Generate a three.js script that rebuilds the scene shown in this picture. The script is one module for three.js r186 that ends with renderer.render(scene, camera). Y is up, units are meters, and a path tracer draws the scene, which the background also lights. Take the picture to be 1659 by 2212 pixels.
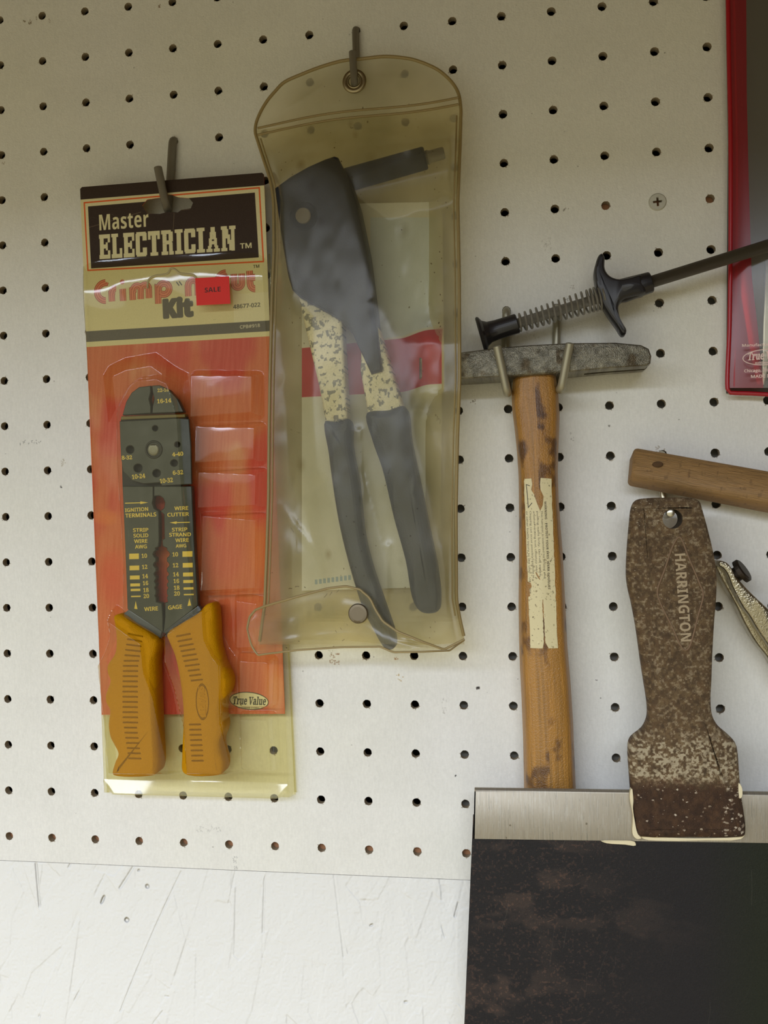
import * as THREE from 'three';
import { mergeGeometries, mergeVertices, toCreasedNormals } from 'three/addons/utils/BufferGeometryUtils.js';
import { RoundedBoxGeometry } from 'three/addons/geometries/RoundedBoxGeometry.js';
import { TextGeometry } from 'three/addons/geometries/TextGeometry.js';
import { FontLoader } from 'three/addons/loaders/FontLoader.js';
import { RectAreaLightUniformsLib } from 'three/addons/lights/RectAreaLightUniformsLib.js';
import { Brush, Evaluator, SUBTRACTION } from 'three-bvh-csg';

// ---------------------------------------------------------------- camera, sky, light, exposure
const scene = new THREE.Scene();
const renderer = new THREE.WebGLRenderer({ antialias: true });
renderer.toneMapping = THREE.LinearToneMapping;
renderer.toneMappingExposure = 0.98;
renderer.shadowMap.enabled = true;
RectAreaLightUniformsLib.init();

const W = 1659, HT = 2212, FPX = 1981.7;              // the photograph's frame and focal length in pixels
const H0 = 1.60;                                       // height of peg row 10 above the floor
const PITCH = 0.0254;                                  // one inch between peg holes
const CX = new THREE.Vector3(0.98865028, -0.01610343, -0.14936968);
const CY = new THREE.Vector3(0.01754685, 0.99981117, 0.00835047);
const CZ = new THREE.Vector3(0.14920701, -0.01087666, 0.98874616);
const EYE = new THREE.Vector3(0.0825211, H0 - 0.0316602, 0.4756013);
const camera = new THREE.PerspectiveCamera(2 * Math.atan(HT / 2 / FPX) * 180 / Math.PI, W / HT, 0.02, 50);
camera.position.copy(EYE);
camera.quaternion.setFromRotationMatrix(new THREE.Matrix4().makeBasis(CX, CY, CZ));
scene.add(camera);

scene.background = new THREE.Color(0.9, 0.95, 1.0);   // overcast daylight outside the open door

// the open garage door in the front wall, behind and to the left of the camera: bright sky above the horizon, dimmer driveway below
const DOOR = { x0: -2.3, x1: 0.7, y0: 0, y1: 2.74, sky: 2.1, z: 1.9 };
function openingLight(name, color, radiance, y0, y1) {
  const l = new THREE.RectAreaLight(color, radiance, DOOR.x1 - DOOR.x0, y1 - y0);
  l.name = name; l.position.set((DOOR.x0 + DOOR.x1) / 2, (y0 + y1) / 2, DOOR.z - 0.01); l.lookAt(l.position.x, l.position.y, 0); scene.add(l);
}
openingLight('daylight_from_the_sky', new THREE.Color(0.885, 0.962, 1.12), 15.2, DOOR.sky, DOOR.y1);
openingLight('daylight_from_the_driveway', new THREE.Color(0.98, 0.95, 0.72), 0.66, DOOR.y0 + 0.02, DOOR.sky);

// ---------------------------------------------------------------- helpers
const V2 = (x, y) => new THREE.Vector2(x, y), V3 = (x, y, z) => new THREE.Vector3(x, y, z);
let seed = 12345;
const rnd = () => { seed = (seed + 0x6d2b79f5) | 0; let t = Math.imul(seed ^ (seed >>> 15), 1 | seed); t = (t + Math.imul(t ^ (t >>> 7), 61 | t)) ^ t; return ((t ^ (t >>> 14)) >>> 0) / 4294967296; };
const rr = (a, b) => a + (b - a) * rnd();
const clamp = (x, a = 0, b = 1) => Math.min(b, Math.max(a, x));
const lerp = (a, b, t) => a + (b - a) * t;
const smooth = (a, b, x) => { const t = clamp((x - a) / (b - a)); return t * t * (3 - 2 * t); };
// the direction a pixel of the photograph looks along, and where it meets a plane
const ray = (px, py) => V3(0, 0, 0).addScaledVector(CX, (px - W / 2) / FPX).addScaledVector(CY, -(py - HT / 2) / FPX).addScaledVector(CZ, -1);
const P = (px, py, z = 0) => { const d = ray(px, py); return d.multiplyScalar((z - EYE.z) / d.z).add(EYE); };
const PP = (list, z = 0) => list.map(([x, y, zz]) => P(x, y, zz ?? z));
// interpolation in a table of [y, value] rows
const table = (rows) => (y) => {
  if (y <= rows[0][0]) return rows[0][1];
  for (let i = 1; i < rows.length; i++) if (y <= rows[i][0]) return lerp(rows[i - 1][1], rows[i][1], (y - rows[i - 1][0]) / (rows[i][0] - rows[i - 1][0]));
  return rows[rows.length - 1][1];
};
const used = new Map();
const numbered = (name) => { const n = used.get(name) ?? 0; used.set(name, n + 1); return n ? `${name}_${String(n).padStart(3, '0')}` : name; };
function thing(name, label, category, group) {
  const o = new THREE.Group(); o.name = numbered(name); scene.add(o);
  o.userData = { label, category }; if (group) o.userData.group = group;
  return o;
}
function structure(name, label) {
  const o = new THREE.Group(); o.name = name; scene.add(o); o.userData = { kind: 'structure', label, category: 'wall' };
  return o;
}
function part(name, geo, mat, parent, label) {
  const m = new THREE.Mesh(geo, mat); m.name = name; m.castShadow = m.receiveShadow = true; parent.add(m);
  if (label) m.userData.label = label;
  return m;
}
// moves a group's origin to the bottom centre of what it holds, leaving its parts where they are
function settle(o) {
  o.updateMatrixWorld(true);
  const b = new THREE.Box3().setFromObject(o), base = V3((b.min.x + b.max.x) / 2, b.min.y, (b.min.z + b.max.z) / 2);
  const local = o.worldToLocal(base.clone());
  for (const c of o.children) c.position.sub(local);
  o.position.copy(base);
  return o;
}
function smoothClosed(points, n = 8) {                  // a closed spline through points with .x .y
  const c = new THREE.CatmullRomCurve3(points.map((p) => V3(p.x, p.y, 0)), true, 'centripetal');
  return c.getPoints(points.length * n).slice(0, -1).map((p) => V2(p.x, p.y));
}
function shapeOf(points, holes = []) {
  const s = new THREE.Shape(points);
  for (const h of holes) s.holes.push(new THREE.Path(h));
  return s;
}
// a solid from an outline: back at z0, front at z1, edges rounded by r
function solid(points, z0, z1, r = 0.0008, seg = 3, holes = []) {
  const g = new THREE.ExtrudeGeometry(shapeOf(points, holes), { depth: Math.max(1e-5, z1 - z0 - 2 * r), bevelEnabled: r > 0, bevelThickness: r, bevelSize: r, bevelOffset: -r, bevelSegments: seg, curveSegments: 16, steps: 1 });
  g.translate(0, 0, z0 + r);
  const q = g.attributes.position, uv = g.attributes.uv; for (let i = 0; i < q.count; i++) uv.setXY(i, q.getX(i), q.getY(i));   // metres, also on the rounded edges
  return r > 0 ? crease(g, 0.7) : g;
}
function crease(g, a = 0.7) { const h = g.index ? g.toNonIndexed() : g; return toCreasedNormals(h, a); }
function tube(points, radius, seg = 64, radial = 12, closed = false, tension = 0.5) {
  const c = new THREE.CatmullRomCurve3(points, closed, 'centripetal', tension);
  const g = new THREE.TubeGeometry(c, seg, radius, radial, closed);
  if (closed) return g;
  const caps = [0, 1].map((t) => { const s = new THREE.SphereGeometry(radius, radial, 8); s.scale(1, 1, 0.35); s.applyQuaternion(new THREE.Quaternion().setFromUnitVectors(V3(0, 0, 1), c.getTangentAt(t).normalize())); const p = c.getPointAt(t); s.translate(p.x, p.y, p.z); return s; });
  return mergeGeometries([g, ...caps]);
}
// a wire bent through points with rounded corners of radius rad
function bent(points, rad = 0.003) {
  const out = [points[0]];
  for (let i = 1; i < points.length - 1; i++) {
    const a = points[i - 1].clone().sub(points[i]), b = points[i + 1].clone().sub(points[i]);
    const k = Math.min(rad, a.length() * 0.45, b.length() * 0.45), s = points[i].clone().addScaledVector(a.normalize(), k), e = points[i].clone().addScaledVector(b.normalize(), k);
    for (let j = 0; j <= 5; j++) { const t = j / 5; out.push(s.clone().multiplyScalar((1 - t) ** 2).addScaledVector(points[i], 2 * t * (1 - t)).addScaledVector(e, t * t)); }
  }
  out.push(points[points.length - 1]);
  return out;
}
// a sheet over u (0..1) and v (0..1); at(u, v) gives the point, uvAt the texture place
function sheet(nu, nv, at, uvAt = (u, v) => [u, v]) {
  const pos = [], uv = [], idx = [];
  for (let j = 0; j <= nv; j++) for (let i = 0; i <= nu; i++) { const p = at(i / nu, j / nv); pos.push(p.x, p.y, p.z); uv.push(...uvAt(i / nu, j / nv, p)); }
  for (let j = 0; j < nv; j++) for (let i = 0; i < nu; i++) { const a = j * (nu + 1) + i, b = a + 1, c = a + nu + 1, d = c + 1; idx.push(a, c, b, b, c, d); }
  const g = new THREE.BufferGeometry();
  g.setAttribute('position', new THREE.Float32BufferAttribute(pos, 3)); g.setAttribute('uv', new THREE.Float32BufferAttribute(uv, 2)); g.setIndex(idx); g.computeVertexNormals();
  return g;
}
// a solid through rings of points (each ring the same count), closed at both ends; uv = around, along in metres
function loft(rings, around = 0.08) {
  const n = rings[0].length, pos = [], uv = [], idx = [];
  let len = 0;
  rings.forEach((r, j) => { if (j) len += r[0].distanceTo(rings[j - 1][0]); for (let i = 0; i <= n; i++) { const p = r[i % n]; pos.push(p.x, p.y, p.z); uv.push(i / n * around, -len); } });
  for (let j = 0; j < rings.length - 1; j++) for (let i = 0; i < n; i++) { const a = j * (n + 1) + i, b = a + 1, c = a + n + 1, d = c + 1; idx.push(a, c, b, b, c, d); }
  for (const [j, flip] of [[0, 0], [rings.length - 1, 1]]) {
    const m = rings[j].reduce((s, p) => s.add(p), V3(0, 0, 0)).divideScalar(n), at = pos.length / 3; pos.push(m.x, m.y, m.z); uv.push(0, 0);
    for (let i = 0; i < n; i++) { const a = j * (n + 1) + i; idx.push(at, flip ? a + 1 : a, flip ? a : a + 1); }
  }
  const g = new THREE.BufferGeometry();
  g.setAttribute('position', new THREE.Float32BufferAttribute(pos, 3)); g.setAttribute('uv', new THREE.Float32BufferAttribute(uv, 2)); g.setIndex(idx); g.computeVertexNormals();
  return g;
}
const box = (x0, x1, y0, y1, z0, z1) => new THREE.BoxGeometry(x1 - x0, y1 - y0, z1 - z0).translate((x0 + x1) / 2, (y0 + y1) / 2, (z0 + z1) / 2);
// a cylinder between two points
function rod(a, b, r0, r1 = r0, radial = 24) {
  const g = new THREE.CylinderGeometry(r1, r0, a.distanceTo(b), radial, 1);
  g.translate(0, a.distanceTo(b) / 2, 0); g.applyQuaternion(new THREE.Quaternion().setFromUnitVectors(V3(0, 1, 0), b.clone().sub(a).normalize())); g.translate(a.x, a.y, a.z);
  return g;
}
// a turned shape about the line from a towards b: rows of [distance, radius]
function turned(a, b, rows, radial = 32) {
  const g = new THREE.LatheGeometry(rows.map(([d, r]) => V2(Math.max(r, 1e-5), d)), radial);
  g.applyQuaternion(new THREE.Quaternion().setFromUnitVectors(V3(0, 1, 0), b.clone().sub(a).normalize())); g.translate(a.x, a.y, a.z);
  return crease(g, 0.6);
}
// tileable value noise with n cells a side
function noiser(n, s) {
  const keep = seed; seed = s; const a = new Float32Array(n * n).map(() => rnd()); seed = keep;
  return (x, y) => { const X = Math.floor(x), Y = Math.floor(y), fx = x - X, fy = y - Y, u = fx * fx * (3 - 2 * fx), v = fy * fy * (3 - 2 * fy), k = (i, j) => a[(((Y + j) % n + n) % n) * n + ((X + i) % n + n) % n]; return lerp(lerp(k(0, 0), k(1, 0), u), lerp(k(0, 1), k(1, 1), u), v); };
}
const N0 = noiser(64, 7), N1 = noiser(64, 99);
const fbm = (x, y, o = 4, f = N0) => { let s = 0, a = 0.5, t = 0; for (let i = 0; i < o; i++) { s += a * f(x, y); t += a; a *= 0.5; x *= 2; y *= 2; } return s / t; };
function setTex(t, srgb) { t.colorSpace = srgb ? THREE.SRGBColorSpace : THREE.NoColorSpace; t.wrapS = t.wrapT = THREE.RepeatWrapping; t.magFilter = THREE.LinearFilter; t.needsUpdate = true; return t; }
// a computed texture: f(u, v) gives [r, g, b] in 0..1; v grows upwards
function computed(w, h, f, srgb = true) {
  const d = new Uint8Array(w * h * 4);
  for (let y = 0; y < h; y++) for (let x = 0; x < w; x++) { const c = f(x / w, y / h), i = (y * w + x) * 4; for (let k = 0; k < 3; k++) d[i + k] = clamp((c.length ? c[k] : c)) * 255; d[i + 3] = 255; }
  return setTex(new THREE.DataTexture(d, w, h), srgb);
}
function drawn(w, h, draw, srgb = true) {
  const c = document.createElement('canvas'); c.width = w; c.height = h; draw(c.getContext('2d'), w, h);
  return setTex(new THREE.CanvasTexture(c), srgb);
}
// a texture laid over the metre rectangle x0..x0+w, y0..y0+h of a surface with uv in metres
function laid(t, x0, y0, w, h) { t.repeat.set(1 / w, 1 / h); t.offset.set(-x0 / w, -y0 / h); return t; }
const tiled = (t, w, h = w) => { const c = t.clone(); c.repeat.set(1 / w, 1 / h); c.needsUpdate = true; return c; };
function grain(g, w, h, amount) { const im = g.getImageData(0, 0, w, h), d = im.data; for (let i = 0; i < d.length; i += 4) { const k = (rnd() - 0.5) * amount; d[i] += k; d[i + 1] += k; d[i + 2] += k; } g.putImageData(im, 0, 0); }
const std = (o) => new THREE.MeshStandardMaterial(o), phys = (o) => new THREE.MeshPhysicalMaterial(o);
const rgb = (r, g, b) => new THREE.Color().setRGB(r / 255, g / 255, b / 255, THREE.SRGBColorSpace);
const fine = computed(256, 256, (u, v) => fbm(u * 64, v * 64, 3), false);
const holeAt = (c, r) => V2((c - 8) * PITCH, H0 + (10 - r) * PITCH);

// ---------------------------------------------------------------- the room
const roomWood = std({ color: rgb(104, 76, 24), roughness: 0.8, bumpMap: tiled(fine, 0.2), bumpScale: 0.0006 });
const roomFloor = std({ color: rgb(104, 90, 48), roughness: 0.85, bumpMap: tiled(fine, 0.3), bumpScale: 0.0006 });
const plaster = std({ color: rgb(120, 92, 34), roughness: 0.85 });
{
  const RX0 = -2.7, RX1 = 1.9, RZ1 = DOOR.z, RY1 = 2.9, T = 0.1;
  const s = (name, label, mat, ...boxes) => { const o = structure(name, label); boxes.forEach((b) => part('panel', box(...b), mat, o)); return settle(o); };
  s('floor', 'grey concrete floor', roomFloor, [RX0 - T, RX1 + T, -T, 0, -0.2, RZ1 + T]);
  s('driveway', 'added grey driveway outside the open door', roomFloor, [-14, 14, -0.14, -0.02, RZ1 + T, 13]);  // ground added out of view, hides the bright background below the horizon
  s('added_wall_outside', 'plain brown wall added to block low sky across the driveway', plaster, [-14, 14, 0, 3.4, 12.6, 12.9]);  // added out of view to block the background at the horizon
  s('ceiling', 'bare wood ceiling', roomWood, [RX0 - T, RX1 + T, RY1, RY1 + T, -0.2, RZ1 + T]);
  s('wall_left', 'plain side wall', plaster, [RX0 - T, RX0, 0, RY1, -0.2, RZ1]);
  s('wall_right', 'plain side wall', plaster, [RX1, RX1 + T, 0, RY1, -0.2, RZ1]);
  s('wall_front', 'plain front wall around the open doorway', roomWood, [RX0 - T, DOOR.x0, 0, RY1, RZ1, RZ1 + T], [DOOR.x1, RX1 + T, 0, RY1, RZ1, RZ1 + T], [DOOR.x0, DOOR.x1, DOOR.y1, RY1, RZ1, RZ1 + T]);
}

// ---------------------------------------------------------------- the wall: pegboard above, painted strand board below
const BX0 = -0.36, BX1 = 0.36, BY1 = H0 + 0.34, BY0 = H0 - 0.2168;     // the sheet of pegboard that is built hole by hole
const wall = structure('wall_back', 'white painted pegboard wall with a rough white panel below');
{
  const inView = [-0.26, H0 - 0.24, 0.52, 0.52];
  const paint = laid(drawn(2048, 2048, (g, w, h) => {
    const X = (x) => (x - inView[0]) / inView[2] * w, Y = (y) => h - (y - inView[1]) / inView[3] * h;
    g.fillStyle = 'rgb(230,229,221)'; g.fillRect(0, 0, w, h);
    const im = g.getImageData(0, 0, w, h), d = im.data;
    for (let y = 0; y < h; y++) for (let x = 0; x < w; x++) {
      const i = (y * w + x) * 4, k = (fbm(x / 70, y / 70, 3) - 0.5) * 7 + (N1(x / 2.2, y / 9) - 0.5) * 6 + (N0(x / 3, y / 3) - 0.5) * 5, yel = (fbm(x / 240 + 9, y / 240, 2, N1) - 0.5) * 6;
      d[i] += k; d[i + 1] += k; d[i + 2] += k - yel;
    }
    g.putImageData(im, 0, 0);
    // frayed brown fibres round the drilled holes
    for (let r = -3; r <= 18; r++) for (let c = -2; c <= 19; c++) {
      const p = holeAt(c, r), n = 3 + Math.floor(rnd() * 8), R = 0.0022 / inView[2] * w;
      for (let k = 0; k < n; k++) {
        const a = rnd() < 0.65 ? rr(0.2, 2.9) : rr(0, 6.28), l = rr(0.3, 2.6), x = X(p.x), y = Y(p.y);
        g.strokeStyle = `rgba(${rnd() < 0.5 ? '96,82,58' : '140,126,100'},${rr(0.25, 0.8)})`; g.lineWidth = rr(0.8, 2.2);
        g.beginPath(); g.moveTo(x + Math.cos(a) * (R - 1), y + Math.sin(a) * (R - 1)); g.lineTo(x + Math.cos(a + rr(-0.2, 0.2)) * (R + l), y + Math.sin(a) * (R + l)); g.stroke();
      }
    }
    // scuffs, rust spots and smudges, where the photograph has them
    const spot = (px, py, rx, ry, col, n = 6) => { const p = P(px, py), x = X(p.x), y = Y(p.y), S = w / inView[2] * 0.00024; for (let k = 0; k < n; k++) { g.fillStyle = col; g.beginPath(); g.ellipse(x + rr(-rx, rx) * S, y + rr(-ry, ry) * S, rr(0.6, 1.6) * S * (rx > 8 ? 2 : 1.4), rr(0.6, 1.6) * S, rr(0, 3), 0, 7); g.fill(); } };
    spot(52, 48, 4, 4, 'rgba(110,92,64,.55)'); spot(65, 47, 4, 6, 'rgba(100,80,56,.6)', 9); spot(78, 40, 2, 5, 'rgba(120,105,84,.35)'); spot(107, 43, 2, 6, 'rgba(120,105,84,.3)');
    spot(344, 14, 3, 7, 'rgba(110,80,52,.55)', 8); spot(7, 353, 6, 3, 'rgba(120,104,78,.4)'); spot(65, 955, 26, 4, 'rgba(90,90,86,.45)', 14); spot(136, 998, 6, 9, 'rgba(170,160,135,.6)', 12);
    spot(132, 1051, 2, 2, 'rgba(80,76,74,.7)', 5); spot(722, 1422, 11, 13, 'rgba(126,84,52,.55)', 22); spot(714, 1410, 5, 6, 'rgba(150,140,120,.35)', 8); spot(857, 1422, 6, 4, 'rgba(150,100,56,.7)', 5);
    spot(864, 1463, 8, 8, 'rgba(172,140,84,.7)', 9); spot(960, 1525, 5, 18, 'rgba(150,146,136,.25)', 18); spot(1033, 1486, 4, 2, 'rgba(36,28,24,.95)', 12); spot(984, 1674, 1, 2, 'rgba(60,60,60,.8)', 3);
    spot(1221, 452, 10, 4, 'rgba(100,90,72,.5)', 5); spot(1022, 868, 6, 6, 'rgba(104,92,66,.6)', 8); spot(1430, 974, 12, 9, 'rgba(124,100,70,.45)', 14); spot(1315, 920, 3, 1, 'rgba(110,106,100,.6)', 4);
    spot(1236, 944, 5, 9, 'rgba(130,124,116,.4)', 5); spot(1180, 528, 10, 14, 'rgba(150,144,130,.22)', 16); spot(1150, 722, 14, 10, 'rgba(150,140,120,.3)', 12); spot(450, 1790, 30, 7, 'rgba(160,160,155,.3)', 30); spot(508, 1866, 5, 16, 'rgba(140,140,134,.4)', 26);
    spot(1288, 1470, 2, 2, 'rgba(60,60,60,.6)', 3); spot(1225, 648, 3, 3, 'rgba(100,94,80,.5)', 4); spot(1240, 620, 7, 4, 'rgba(140,130,110,.3)', 7);
    for (let k = 0; k < 130; k++) { g.fillStyle = `rgba(70,66,58,${rr(0.2, 0.6)})`; g.fillRect(rr(0, w), rr(0, h), rr(1, 2.6), rr(1, 2.4)); }
  }), ...inView);
  paint.wrapS = paint.wrapT = THREE.MirroredRepeatWrapping;
  const face = std({ map: paint, roughness: 0.5, bumpMap: tiled(fine, 0.03), bumpScale: 0.00012 });
  const hardboard = std({ color: rgb(168, 152, 124), roughness: 0.9 });
  // each hole slightly ragged; five outlines shared by all
  const rims = [...Array(5)].map(() => { const n = 20; return [...Array(n)].map((_, i) => { const a = -i / n * Math.PI * 2, r = 0.00222 * (1 + rr(-0.05, 0.04)); return V2(Math.cos(a) * r, Math.sin(a) * r); }); });
  const holes = [];
  for (let r = -3; r <= 18; r++) for (let c = -5; c <= 21; c++) { const p = holeAt(c, r); holes.push(rims[Math.floor(rnd() * 5)].map((q) => V2(q.x + p.x, q.y + p.y))); }
  const edge = [V2(BX0, BY0), V2(BX1, BY0), V2(BX1, BY1), V2(BX0, BY1)];
  const g = new THREE.ExtrudeGeometry(shapeOf(edge, holes), { depth: 0.0042, bevelEnabled: false }); g.translate(0, 0, -0.0042);
  part('pegboard', g, [face, hardboard], wall, 'white painted pegboard sheet');
  // the sheets go on beyond what the camera sees
  const plain = std({ color: rgb(230, 229, 221), roughness: 0.5 });
  part('pegboard_sheet', box(-2.7, BX0 - 0.0005, BY0, 2.9, -0.0042, 0), plain, wall); part('pegboard_sheet', box(BX1 + 0.0005, 1.9, BY0, 2.9, -0.0042, 0), plain, wall);
  part('pegboard_sheet', box(BX0, BX1, BY1 + 0.0005, 2.9, -0.0042, 0), plain, wall);
  // below: strand board under thick white paint
  const LX = 0.62, LY = 0.31;
  const strands = drawn(2048, 1024, (q, w, h) => {
    q.fillStyle = 'rgb(128,128,128)'; q.fillRect(0, 0, w, h);
    for (let k = 0; k < 900; k++) {
      const x = rr(-100, w), y = rr(-100, h), a = rr(-1.9, -0.9) + (rnd() < 0.25 ? rr(-1, 1) : 0), l = rr(90, 330), b = rr(22, 80), v = 128 + rr(-13, 13);
      q.save(); q.translate(x, y); q.rotate(a); q.fillStyle = `rgba(${v},${v},${v},.8)`; q.beginPath(); q.moveTo(0, 0); q.lineTo(l * 0.6, rr(-9, 9)); q.lineTo(l, rr(-4, b * 0.6)); q.lineTo(l * rr(0.75, 1.15), b * rr(0.5, 1)); q.lineTo(l * 0.4, b + rr(-9, 9)); q.lineTo(rr(-40, 20), b * rr(0.5, 1)); q.closePath(); q.fill();
      if (rnd() < 0.16) { q.strokeStyle = `rgba(60,60,60,${rr(0.12, 0.5)})`; q.lineWidth = rr(1.5, 5); q.beginPath(); q.moveTo(0, b); q.quadraticCurveTo(l * 0.5, b + rr(-8, 8), l * rr(0.5, 1), b + rr(-8, 8)); q.stroke(); }
      q.restore();
    }
    for (let k = 0; k < 60; k++) { q.fillStyle = `rgba(30,30,30,${rr(0.2, 0.7)})`; q.beginPath(); q.ellipse(rr(0, w), rr(0, h), rr(1, 4), rr(2, 9), rr(0, 3), 0, 7); q.fill(); }
    const im = q.getImageData(0, 0, w, h), d = im.data, s = new Float32Array(w * h);   // brush marks and a slight softening, as thick paint gives
    for (let y = 0; y < h; y++) for (let x = 0; x < w; x++) { let t = 0; for (let j = -1; j <= 1; j++) for (let i = -1; i <= 1; i++) t += d[(clamp(y + j, 0, h - 1) * w + clamp(x + i, 0, w - 1)) * 4]; s[y * w + x] = t / 9 + (fbm(x / 34, y / 34, 3) - 0.5) * 16 + (N1(x / 4, y / 4) - 0.5) * 7; }
    for (let i = 0; i < w * h; i++) d[i * 4] = d[i * 4 + 1] = d[i * 4 + 2] = s[i];
    q.putImageData(im, 0, 0);
  }, false);
  const under = new THREE.PlaneGeometry(1, 1, 1, 1);
  const low = new THREE.ExtrudeGeometry(shapeOf([V2(-2.7, 0), V2(1.9, 0), V2(1.9, BY0 - 0.0003), V2(-2.7, BY0 - 0.0003)]), { depth: 0.0105, bevelEnabled: false }); low.translate(0, 0, -0.0106);
  const lowMat = std({ color: rgb(231, 231, 226), roughness: 0.55, bumpMap: laid(strands, -0.3, BY0 - LY, LX, LY), bumpScale: 0.0065 });
  part('strand_board', low, lowMat, wall, 'strand board under thick white paint');
  // studs and dark sheathing behind the holes
  const stud = std({ color: rgb(176, 128, 92), roughness: 0.9 }), dark = std({ color: rgb(96, 80, 62), roughness: 1 });
  part('sheathing', box(-2.7, 1.9, 0, 2.9, -0.1, -0.06), dark, wall);
  part('backing_board', box(0.03, 0.6, H0 - 0.188, H0 + 0.1, -0.02, -0.0088), std({ color: rgb(142, 138, 128), roughness: 0.9 }), wall);
  part('furring_strip', box(-0.6, 0.6, H0 - 9.1 * PITCH, H0 - 7.55 * PITCH, -0.04, -0.0048), stud, wall);
  part('furring_strip', box(4.55 * PITCH, 0.6, H0 + 4.45 * PITCH, H0 + 5.6 * PITCH, -0.04, -0.0048), stud, wall);
}
// added to shape the light: over the pegboard a deep shelf, under it a workbench: both outside the frame, the one shades, the other reflects
{
  const loft = thing('added_shade_shelf', 'added deep brown wooden shelf, unseen, shading the top of the pegboard', 'shelf');
  const y0 = H0 + 0.345;
  for (let k = 0; k < 7; k++) part('plank', new RoundedBoxGeometry(3.6, 0.03, 0.1505, 2, 0.002).translate(-0.5, y0 + 0.015, 0.0755 + k * 0.1504), roomWood, loft);
  for (const x of [-2.1, 1.1]) part('bracket', box(x - 0.02, x + 0.02, y0 + 0.03, y0 + 0.09, 0, 0.9), roomWood, loft);
  settle(loft);
  const bench = thing('bounce_bench', 'added unseen pale topped wooden workbench below the tools', 'bounce_bench');
  part('bench_top', new RoundedBoxGeometry(2.6, 0.04, 0.62, 2, 0.004).translate(-0.3, H0 - 0.46, 0.312), std({ color: rgb(196, 176, 126), roughness: 0.6 }), bench);
  for (const x of [-1.5, 0.9]) for (const z of [0.08, 0.54]) part('leg', box(x - 0.045, x + 0.045, 0, H0 - 0.48, z - 0.045, z + 0.045), roomWood, bench);
  settle(bench);
}

// ---------------------------------------------------------------- shared materials
const wire = std({ color: rgb(150, 144, 130), metalness: 0.85, roughness: 0.42, bumpMap: tiled(fine, 0.02), bumpScale: 0.0001 });
const brightWire = std({ color: rgb(196, 190, 172), metalness: 0.95, roughness: 0.28 });
const steel = std({ color: rgb(170, 166, 154), metalness: 0.95, roughness: 0.36, bumpMap: tiled(fine, 0.03), bumpScale: 0.0001 });
const font = await new FontLoader().loadAsync('fonts/droid/droid_sans_bold.typeface.json');

// a tilted plane with its own axes: pix() gives the place on it, h above it, that a pixel looks at
function frame(o, towardsRight, towardsUp) {
  const X = towardsRight.clone().normalize(), Z = X.clone().cross(towardsUp).normalize(), Y = Z.clone().cross(X);
  const pix = (px, py, h = 0) => { const d = ray(px, py), at = o.clone().addScaledVector(Z, h), t = at.sub(EYE).dot(Z) / d.dot(Z), q = d.multiplyScalar(t).add(EYE).sub(o); return V2(q.dot(X), q.dot(Y)); };
  const place = (g) => { g.quaternion.setFromRotationMatrix(new THREE.Matrix4().makeBasis(X, Y, Z)); g.position.copy(o); return g; };
  return { pix, place, list: (l, h = 0) => l.map(([x, y]) => pix(x, y, h)) };
}
// lettering stretched between two baseline points of a canvas, with the given height of its capitals
function lettering(g, text, a, b, cap, face = 'bold 100px sans-serif', stroke = 0) {
  g.save(); g.font = face; const wide = g.measureText(text).width;
  g.translate(a.x, a.y); g.rotate(Math.atan2(b.y - a.y, b.x - a.x)); g.scale(Math.hypot(b.x - a.x, b.y - a.y) / wide, cap / 71.4);
  if (stroke) { g.lineWidth = stroke; g.lineJoin = 'round'; g.strokeStyle = g.fillStyle; g.strokeText(text, 0, 0); }
  g.fillText(text, 0, 0); g.restore();
}
const path = (g, pts) => { g.beginPath(); pts.forEach((p, i) => i ? g.lineTo(p.x, p.y) : g.moveTo(p.x, p.y)); };

// ---------------------------------------------------------------- peg hooks
function hook(label, points, r, mat = wire, rad = 0.003) {
  const o = thing('pegboard_hook', label, 'hook', 'wire pegboard hooks');
  part('wire', tube(bent(points, rad), r, 90, 14), mat, o);
  return settle(o);
}
{
  const at = (c, r) => holeAt(c, r);
  let h = at(4, 3);
  hook('dull grey wire hook holding the brown headed blister pack', [V3(h.x, h.y + 0.001, -0.012), V3(h.x, h.y, 0.0022), P(367, 400, 0.003), P(363, 456, 0.004), P(357, 437, 0.0165), P(341, 362, 0.0195)], 0.00215);
  h = at(8, 1);
  hook('grey wire hook through the brass eyelet of the clear vinyl pouch', [V3(h.x, h.y + 0.001, -0.012), V3(h.x, h.y, 0.0022), P(770, 150, 0.003), P(769, 190, 0.004), P(765.5, 180, 0.0185), P(761.5, 112, 0.0205)], 0.00185);
  h = at(14, 10);
  hook('bright wire hook through the hole of the brown knife handle', [V3(h.x, h.y + 0.0005, -0.012), V3(h.x - 0.0004, h.y, 0.0019), P(1431, 1060, 0.003), P(1438, 1112, 0.004), P(1448, 1107.5, 0.0375)], 0.002, brightWire);
}

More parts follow.
